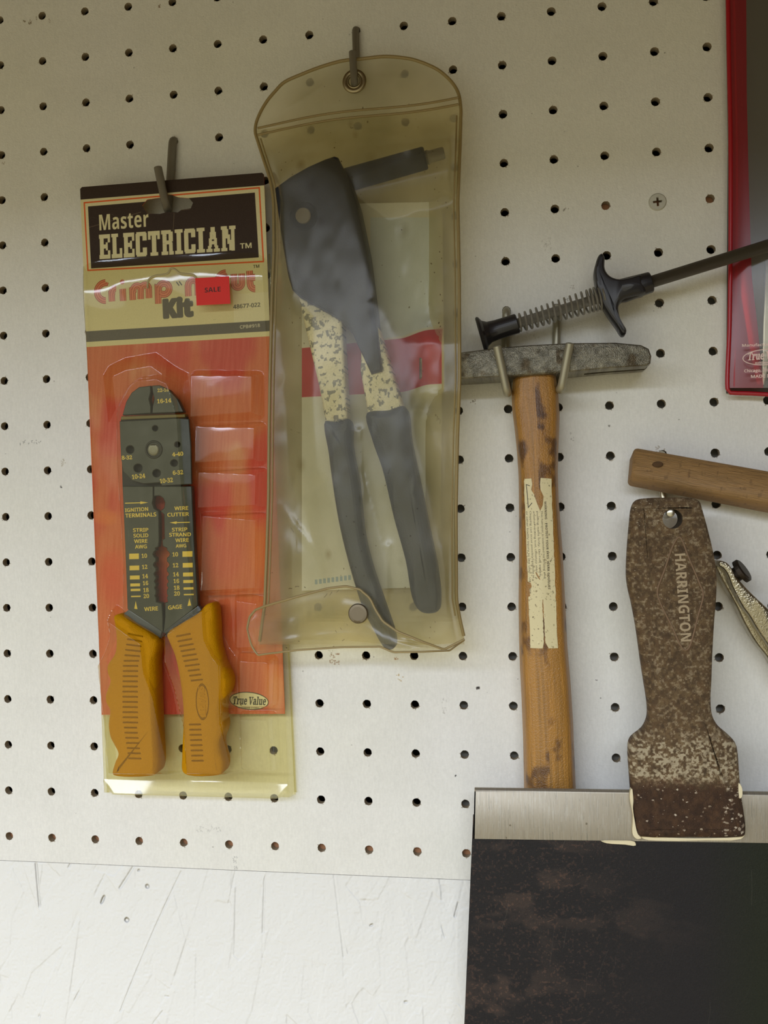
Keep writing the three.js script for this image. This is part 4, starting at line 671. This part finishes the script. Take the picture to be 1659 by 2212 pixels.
// ---------------------------------------------------------------- taping knife
{
  const o = thing('taping_knife', 'wide dark bladed taping knife with a plaster-flecked brown handle', 'taping knife');
  const ZH = 0.0385, F = (l, z) => PP(l, z).map((p) => V2(p.x, p.y));
  const outline = smoothClosed(F([[1366, 1093], [1376, 1080], [1400, 1076], [1433, 1075], [1494, 1076], [1510, 1083], [1516, 1100], [1533, 1163], [1544, 1215], [1547, 1246], [1546, 1293], [1542, 1340], [1538, 1411], [1536, 1468], [1534, 1513], [1538, 1545], [1550, 1567], [1582, 1596], [1590, 1610], [1595, 1660], [1599, 1710], [1605, 1750], [1609, 1786], [1606, 1803], [1590, 1806], [1490, 1806], [1385, 1805], [1375, 1800], [1373, 1784], [1365, 1728], [1361, 1682], [1358, 1612], [1364, 1596], [1388, 1576], [1398, 1556], [1400, 1536], [1398, 1513], [1392, 1475], [1384, 1423], [1375, 1358], [1365, 1304], [1357, 1269], [1354, 1241], [1356, 1187], [1361, 1128]], ZH - 0.005), 3);
  const hx = P(1330, 1830, ZH), hw = P(1640, 1040, ZH), HWd = hw.x - hx.x, HHt = hw.y - hx.y;
  const plasterTex = drawn(768, 2048, (g, w, h) => {
    g.fillStyle = 'rgb(100,74,52)'; g.fillRect(0, 0, w, h);
    const yS = (py) => (P(1450, py, ZH).y - hx.y) / HHt;
    const im = g.getImageData(0, 0, w, h), d = im.data;
    const y1 = (1 - yS(1600)) * h, y2 = (1 - yS(1690)) * h;
    for (let y = 0; y < h; y++) for (let x = 0; x < w; x++) {
      const i = (y * w + x) * 4, n = fbm(x / 26, y / 34, 4), m = fbm(x / 13 + 7, y / 13, 4, N1), band = smooth(y1 - 90, y1 + 60, y) * smooth(y2 + 30, y2 - 60, y) * smooth(0.25, 0.6, fbm(x / 160 + 3, y / 120 + 9, 2) + 0.18), low = smooth(y2 - 30, y2 + 50, y + (n - 0.5) * 120);
      const dust = clamp(smooth(0.5, 0.72, m) * 0.55 * (1 - low * 0.9) * smooth(0.3, 0.62, n + 0.08) + smooth(0.36, 0.62, m) * band * 0.8), k = 1 + (n - 0.5) * 0.5 - low * 0.28;
      const tan = smooth(0.4, 0.75, fbm(x / 14 + 30, y / 18, 4)) * (1 - low) * 0.5, c = [lerp(lerp(94 * k, 138, tan), 186, dust), lerp(lerp(73 * k, 116, tan), 172, dust), lerp(lerp(48 * k, 80, tan), 142, dust)];
      d[i] = c[0]; d[i + 1] = c[1] - low * 8; d[i + 2] = c[2] - low * 8;
    }
    g.putImageData(im, 0, 0);
    const fleck = (x, y, r) => { g.fillStyle = `rgba(222,212,190,${rr(0.35, 0.9)})`; g.beginPath(); const n = 7, t0 = rr(0, 6); for (let j = 0; j < n; j++) { const q = r * rr(0.4, 1.1); g.lineTo(x + Math.cos(t0 + j / n * 6.28) * q, y + Math.sin(t0 + j / n * 6.28) * q * rr(0.5, 1)); } g.closePath(); g.fill(); };
    for (let n = 0; n < 900; n++) fleck(rr(0, w), rr(0, h), rr(0.8, 3.2));
    for (let n = 0; n < 60; n++) fleck(rr(120, 700), rr(y2, h - 40), rr(2, 11));
    for (let n = 0; n < 46; n++) fleck(rr(560, 690), rr(y2 - 20, h - 60), rr(3, 16));
    for (let n = 0; n < 130; n++) fleck(rr(90, 300), rr(80, 240), rr(0.8, 4));
  });
  const brownMat = std({ map: laid(plasterTex, hx.x, hx.y, HWd, HHt), roughness: 0.72, bumpMap: tiled(fine, 0.012), bumpScale: 0.0005 });
  const bored = (() => { const a = new Brush(solid(outline, ZH - 0.0145, ZH, 0.0046, 6)), c = P(1453, 1121, ZH), b = new Brush(new THREE.CylinderGeometry(0.0045, 0.0045, 0.05, 28).rotateX(Math.PI / 2).translate(c.x, c.y, ZH)); a.updateMatrixWorld(); b.updateMatrixWorld(); const g = new Evaluator().evaluate(a, b, SUBTRACTION).geometry; g.clearGroups(); return crease(g, 0.6); })();
  const handle = part('handle', bored, brownMat, o, 'brown moulded handle flecked with dried plaster');
  // moulded diamond and raised maker's word, reading downwards
  const dull = std({ color: rgb(122, 98, 74), roughness: 0.75 }), chalk = std({ color: rgb(168, 150, 120), roughness: 0.85 });
  const dia = [[1468, 1160], [1488, 1205], [1512, 1262], [1519, 1282], [1508, 1330], [1486, 1402], [1478, 1404], [1450, 1350], [1424, 1296], [1420, 1278], [1436, 1230], [1458, 1170]];
  part('diamond_ridge', tube(PP(dia, ZH).map((p) => p), 0.00045, 120, 6, true), dull, handle);
  const say = new TextGeometry('HARRINGTON', { font, size: 0.0047, depth: 0.0004, curveSegments: 4, bevelEnabled: false }); say.computeBoundingBox();
  const l0 = P(1457, 1194, ZH), l1 = P(1471, 1386, ZH), sw = say.boundingBox.max.x; say.scale(l0.distanceTo(l1) / sw, 1, 1); say.rotateZ(Math.atan2(l1.y - l0.y, l1.x - l0.x)); say.translate(l0.x, l0.y, ZH - 0.0002);
  part('raised_lettering', say, chalk, handle, 'raised chalky lettering');
  // folded aluminium back rail
  const brushed = drawn(1024, 512, (g, w, h) => { g.fillStyle = 'rgb(158,150,134)'; g.fillRect(0, 0, w, h); for (let i = 0; i < 5200; i++) { const v = rnd() < 0.4 ? rr(80, 130) : rr(170, 206); g.strokeStyle = `rgba(${v},${v},${v - 6},${rr(0.06, 0.3)})`; g.lineWidth = rr(0.6, 2); const x = rr(0, w), y = rr(-20, h); g.beginPath(); g.moveTo(x, y); g.lineTo(x + rr(-2, 2), y + rr(10, 80)); g.stroke(); } for (let i = 0; i < 9; i++) { g.fillStyle = 'rgba(86,78,60,.6)'; g.beginPath(); g.ellipse(rr(0, w), rr(0, h), rr(2, 5), rr(2, 5), 0, 0, 7); g.fill(); } });
  const rail = std({ map: tiled(brushed, 0.12, 0.06), metalness: 0.7, roughness: 0.46 });
  const ZR = 0.0325, tl = P(1025, 1703, ZR), tr = P(1935, 1716, ZR), bl = P(1022.5, 1812, ZR), br = P(1935, 1825, ZR);
  const railGeo = (() => { const n = 8, prof = []; prof.push([1, 0]); prof.push([0.06, 0]); for (let i = 0; i <= n; i++) { const t = i / n * Math.PI; prof.push([0.06 - Math.sin(t) * 0.06, -(1 - Math.cos(t)) * 0.0016]); } prof.push([1, -0.0032]);
    return crease(sheet(2, prof.length - 1, (u, v) => { const [f, dz] = prof[Math.round(v * (prof.length - 1))], A = tl.clone().lerp(tr, u), B = bl.clone().lerp(br, u), p = A.lerp(B, f); p.z += dz; return p; }, (u, v, p) => [p.x, p.y]), 0.9); })();
  rail.side = THREE.DoubleSide;
  part('back_rail', railGeo, rail, o, 'folded brushed aluminium rail');
  part('rail_end', solid([V2(tl.x, tl.y - 0.0006), V2(bl.x, bl.y), V2(bl.x + 0.0006, bl.y), V2(tl.x + 0.0006, tl.y - 0.0006)], ZR - 0.0032, ZR, 0, 1), rail, o);
  // blued steel blade with rust bloom and scratches
  const blue = drawn(2048, 1024, (g, w, h) => {
    g.fillStyle = 'rgb(38,36,40)'; g.fillRect(0, 0, w, h);
    const im = g.getImageData(0, 0, w, h), d = im.data;
    for (let y = 0; y < h; y++) for (let x = 0; x < w; x++) { const i = (y * w + x) * 4, t = x / w, patch = smooth(0.5, 0.7, fbm(x / 120 + 2, y / 90, 5)) * smooth(0.5, 0.1, t + (fbm(x / 300, y / 200 + 8, 2) - 0.5) * 0.4), spk = smooth(0.62, 0.75, fbm(x / 9, y / 9, 2, N1)) * smooth(0.45, 0.2, t), n = (N0(x / 3, y / 3) - 0.5) * 6, gr = smooth(0.45, 0.62, t);
      d[i] = 36 + n + patch * 26 + spk * 22 - gr * 2; d[i + 1] = 35 + n + patch * 18 + spk * 13 + gr * 4; d[i + 2] = 38 + n + patch * 12 + spk * 8 - gr * 8; }
    g.putImageData(im, 0, 0);
    for (let i = 0; i < 34; i++) { g.strokeStyle = `rgba(120,112,100,${rr(0.1, 0.4)})`; g.lineWidth = rr(0.6, 2); const x = rr(0, w), y = rr(0, h); g.beginPath(); g.moveTo(x, y); g.quadraticCurveTo(x - rr(-10, 20), y + rr(20, 60), x - rr(0, 50), y + rr(60, 160)); g.stroke(); }
  });
  const ZB = ZR - 0.0016, q0 = P(1022, 1760, ZB), q1 = P(1003, 2212, ZB), ext = q1.clone().add(q1.clone().sub(q0).multiplyScalar(0.12)), q2 = P(1940, 1770, ZB), q3 = V2(q2.x + 0.004, ext.y);
  part('blade', new THREE.ExtrudeGeometry(shapeOf([V2(q0.x, q0.y), V2(ext.x, ext.y), V2(q3.x, q3.y), V2(q2.x, q2.y)]), { depth: 0.0008, bevelEnabled: false }).translate(0, 0, ZB - 0.0008), phys({ map: laid(blue, ext.x, ext.y, 0.235, q0.y - ext.y), metalness: 0.25, roughness: 0.4, specularIntensity: 0.6, bumpMap: tiled(fine, 0.02), bumpScale: 0.00008 }), o, 'dark blued steel blade');
  // dried plaster along the joint
  const dab = std({ color: rgb(226, 214, 176), roughness: 0.9 });
  const smear = (l, z, t = 0.0006) => solid(smoothClosed(F(l, z), 3), z - 0.0004, z + t, 0.0003, 2);
  part('plaster_residue', mergeGeometries([
    smear([[1362, 1700], [1368, 1704], [1366, 1740], [1370, 1770], [1376, 1796], [1384, 1806], [1374, 1808], [1365, 1798], [1366, 1760], [1359, 1720]], ZR + 0.0004, 0.003),
    smear([[1384, 1806], [1440, 1808], [1500, 1810], [1600, 1806], [1608, 1803], [1600, 1812], [1520, 1815], [1440, 1816], [1390, 1812]], ZR + 0.0004), smear([[1298, 1816], [1340, 1815], [1371, 1818], [1373, 1826], [1350, 1824], [1310, 1821]], ZR + 0.0003),
    smear([[1595, 1690], [1602, 1700], [1602, 1720], [1597, 1724], [1594, 1706]], ZR + 0.004, 0.001),
  ]), dab, o, 'dried cream plaster').userData.kind = 'stuff';
  settle(o);
}
// ---------------------------------------------------------------- wooden tool handle, pliers, red pouch, screw at the right
{
  const o = thing('wooden_stick', 'plain brown squared wooden tool handle lying above the taping knife', 'handle');
  const Z = 0.0215, a = P(1366, 1006, Z), b = P(1700, 1068, Z), d = b.clone().sub(a), len = d.length() + 0.06;
  const g = new RoundedBoxGeometry(len, 0.0158, 0.0135, 3, 0.0022); g.translate(len / 2, 0, 0);
  const pos = g.attributes.position; for (let i = 0; i < pos.count; i++) { const y = pos.getY(i), x = pos.getX(i); if (x < 0.006) pos.setX(i, x + y * -0.06 + (0.006 - x) * 0); pos.setY(i, y * (1 + x * 0.9)); }
  g.computeVertexNormals(); g.rotateX(-0.38); g.rotateZ(Math.atan2(d.y, d.x)); g.translate(a.x, a.y, 0.0135);
  const t = woodTex([150, 116, 70], [84, 60, 34], 11, 0.35); const tt = t.clone(); tt.rotation = Math.PI / 2; tt.repeat.set(0.5, 3);
  part('shaft', crease(g, 0.9), std({ map: tt, roughness: 0.6, bumpMap: tiled(fine, 1), bumpScale: 0.0002 }), o, 'brown squared wood');
  const nail = P(1421, 1003, 0.021); part('dent', new THREE.SphereGeometry(0.0016, 12, 8).scale(1.6, 0.9, 0.35).translate(nail.x, nail.y, 0.0205), std({ color: rgb(84, 60, 34), roughness: 0.9 }), o);
  settle(o);
  const hx = holeAt(17, 0).x, ys = a.y + d.y * (hx - a.x) / d.x, h = holeAt(17, Math.floor(10 - (ys - H0) / PITCH));
  hook('bright wire hook under the squared wooden tool handle', [V3(h.x, h.y + 0.0005, -0.012), V3(h.x, h.y, 0.002), V3(h.x, ys - 0.0135, 0.0025), V3(h.x, ys - 0.0135, 0.0255), V3(h.x, ys - 0.003, 0.027)], 0.0018, brightWire);
}
{
  const o = thing('pliers', 'nickel plated curved pliers handles with a dark rivet beside the knife handle', 'pliers');
  const nickel = std({ color: rgb(168, 160, 138), metalness: 1, roughness: 0.28, bumpMap: tiled(fine, 0.03), bumpScale: 0.00015 });
  const F = (l, z) => smoothClosed(PP(l, z).map((p) => V2(p.x, p.y)), 4);
  part('handle', solid(F([[1554, 1212], [1567, 1214], [1577, 1222], [1590, 1244], [1604, 1261], [1621, 1279], [1659, 1315], [1720, 1372], [1760, 1450], [1720, 1468], [1690, 1440], [1659, 1393], [1634, 1356], [1618, 1329], [1606, 1313], [1581, 1266], [1571, 1240], [1562, 1228], [1553, 1222]], 0.027), 0.0165, 0.027, 0.0011, 3), nickel, o);
  part('handle', solid(F([[1544, 1217], [1549, 1212], [1558, 1214], [1572, 1238], [1584, 1268], [1612, 1318], [1640, 1362], [1665, 1400], [1700, 1448], [1690, 1470], [1659, 1421], [1634, 1389], [1609, 1347], [1594, 1315], [1578, 1285], [1563, 1258], [1552, 1237]], 0.018), 0.007, 0.018, 0.0011, 3), nickel, o);
  const r = P(1592, 1240, 0.02), ax = V3(0.75, 0.55, 0.35).normalize(), tip = r.clone().addScaledVector(ax, 0.003);
  part('rivet', turned(r, r.clone().add(ax), [[-0.003, 0.0035], [0.0016, 0.0035], [0.0016, 0.0058], [0.0036, 0.0058], [0.0042, 0.005], [0.0042, 0]], 28), std({ color: rgb(58, 50, 42), metalness: 0.8, roughness: 0.5 }), o, 'dark rivet head');
  settle(o);
  const k = P(1735, 1405, 0.02), h = holeAt(17, Math.floor(10 - (k.y - H0) / PITCH));
  hook('bright wire hook holding the nickel plated pliers', [V3(h.x, h.y + 0.0005, -0.012), V3(h.x, h.y, 0.002), V3(h.x, k.y - 0.022, 0.0025), V3(h.x, k.y - 0.022, 0.03), V3(h.x, k.y - 0.012, 0.031)], 0.0018, brightWire);
}
{
  const o = thing('red_vinyl_pouch', 'red bordered vinyl tool pouch with white printing and clear window', 'pouch');
  const Z = 0.0062, F = (l, z = Z) => PP(l, z).map((p) => V2(p.x, p.y));
  const x1 = P(1880, 400, Z).x, top = H0 + 0.32;
  const redTex = drawn(1024, 1024, (g, w, h) => { g.fillStyle = 'rgb(178,28,36)'; g.fillRect(0, 0, w, h); grain(g, w, h, 12); });
  const red = phys({ color: rgb(168, 22, 34), roughness: 0.35, clearcoat: 0.2, clearcoatRoughness: 0.3 }), film = phys({ color: new THREE.Color(0.72, 0.08, 0.1), transmission: 0.72, roughness: 0.22, thickness: 0, side: THREE.DoubleSide }), smoke = phys({ color: new THREE.Color(0.85, 0.84, 0.76), transmission: 0.9, roughness: 0.2, thickness: 0, side: THREE.DoubleSide });
  const bl = P(1573, 847, Z), br = V2(x1, P(1659, 853, Z).y - 0.004), tl = V2(P(1573, 0, Z).x, top);
  part('back_sheet', solid([V2(bl.x, bl.y), br, V2(x1, top), tl, V2(P(1577, 300, Z).x, P(1577, 300, Z).y)].map((p) => p), 0.0012, 0.0022, 0.0003, 2), std({ color: rgb(58, 52, 42), roughness: 0.6 }), o);
  const inner = [V2(P(1612, 0, Z).x, top), ...F([[1613, 200], [1618, 420], [1620, 600], [1628, 690]]), V2(P(1632, 800, Z).x, P(1632, 800, Z).y)];
  const edge = [tl, ...F([[1575, 150], [1578, 300], [1578, 520], [1576, 700], [1573, 846]])];
  part('red_border', (() => { const n = 60; return sheet(6, n, (u, v) => { const py = lerp(-60, 838, v), l = table([[0, 1573], [150, 1575], [300, 1578], [520, 1578], [700, 1576], [846, 1573]])(py), r = table([[0, 1612], [200, 1613], [420, 1618], [600, 1624], [700, 1636], [846, 1650]])(py); const p = P(lerp(l, r, u), py, Z + 0.0035 * Math.sin(u * 1.57) ); return p; }); })(), film, o, 'red translucent vinyl border');
  part('window', sheet(8, 40, (u, v) => { const py = lerp(-60, 838, v), l = table([[0, 1612], [200, 1613], [420, 1618], [600, 1624], [700, 1636], [846, 1650]])(py), p = P(lerp(l, 1878, u), py, Z + 0.0035 + 0.004 * Math.sin(u * 3.14)); return p; }), smoke, o, 'clear vinyl window');
  part('welded_edge', tube([...edge.map((p) => V3(p.x, p.y, Z)), V3(bl.x + 0.0006, bl.y - 0.0002, Z), ...[1620, 1659, 1740, 1860].map((x) => P(x, 847 + (x - 1573) * 0.06, Z))], 0.0011, 140, 8), red, o); part('welded_edge', tube(edge.map((p) => V3(p.x + 0.0028, p.y + (p.y < H0 + 0.1 ? 0.0024 : 0), Z + 0.0006)), 0.0005, 120, 6), red, o);
  // white print
  const px0 = P(1590, 832, Z + 0.006), px1 = P(1720, 735, Z + 0.006);
  const print = drawn(1024, 768, (g, w, h) => {
    const A = (x, y) => { const p = P(x, y, Z + 0.006); return V2((p.x - px0.x) / (px1.x - px0.x) * w, h - (p.y - px0.y) / (px1.y - px0.y) * h); }, k = w / 130;
    g.clearRect(0, 0, w, h); g.fillStyle = g.strokeStyle = 'rgb(232,206,196)';
    lettering(g, 'Manufactured for', A(1600, 751), A(1690, 747), 6 * k, '100px sans-serif', 4); lettering(g, 'True Value', A(1612, 780), A(1694, 774), 17 * k, 'italic bold 100px serif', 4); lettering(g, 'HARDWARE STORES', A(1628, 788), A(1690, 785), 4.5 * k, 'bold 100px sans-serif'); lettering(g, 'Chicago, Illinois 60614', A(1605, 806), A(1705, 802), 6.5 * k, '100px sans-serif', 4); lettering(g, 'MADE IN', A(1619, 818), A(1667, 816), 6.5 * k, '100px sans-serif', 4);
    g.lineWidth = 1.8 * k; const c = A(1652, 773); g.beginPath(); g.ellipse(c.x, c.y, 49 * k, 17.5 * k, -0.03, 0, 7); g.stroke();
  });
  print.wrapS = print.wrapT = THREE.ClampToEdgeWrapping;
  const pm = std({ map: print, alphaTest: 0.35, roughness: 0.5 });
  part('white_print', sheet(1, 1, (u, v) => V3(lerp(px0.x, px1.x, u), lerp(px1.y, px0.y, v), Z + 0.0082), (u, v) => [u, 1 - v]), pm, o, 'white printed maker\'s name');
  settle(o);
  const s = thing('steel_shears', 'steel shears with tips pointing down inside the red pouch', 'shears');
  const blade = std({ color: rgb(196, 190, 176), metalness: 0.95, roughness: 0.34 });
  part('blade', solid(F([[1598, 560], [1612, 560], [1632, 700], [1640, 770], [1646, 826], [1640, 834], [1634, 828], [1616, 740], [1600, 640]], 0.0052), 0.0026, 0.0056, 0.0008, 2), blade, s); part('blade', solid(F([[1654, 560], [1690, 560], [1678, 700], [1662, 790], [1652, 832], [1646, 834], [1645, 820], [1648, 700]], 0.0052), 0.0026, 0.0058, 0.0008, 2), blade, s);
  settle(s);
}
{
  const p = holeAt(14, 5), o = thing('wall_screw', 'flat cross-head screw painted grey in the pegboard', 'screw');
  const paintGrey = std({ color: rgb(196, 194, 180), roughness: 0.5, metalness: 0.3 });
  const head = turned(V3(p.x, p.y, -0.0006), V3(p.x, p.y, 1), [[0, 0.0044], [0.0009, 0.0044], [0.0014, 0.0039], [0.0015, 0]], 36);
  const cut = (a) => { const b = new Brush(new THREE.BoxGeometry(0.0046, 0.0011, 0.002).rotateZ(a + 0.05).translate(p.x, p.y, 0.0012)); b.updateMatrixWorld(); return b; };
  const ev = new Evaluator(); ev.attributes = ['position', 'normal']; let b = new Brush(head); b.updateMatrixWorld(); b = ev.evaluate(b, cut(0), SUBTRACTION); b = ev.evaluate(b, cut(Math.PI / 2), SUBTRACTION); b.geometry.clearGroups();
  part('screw_head', b.geometry, paintGrey, o); settle(o);
}
renderer.render(scene, camera);
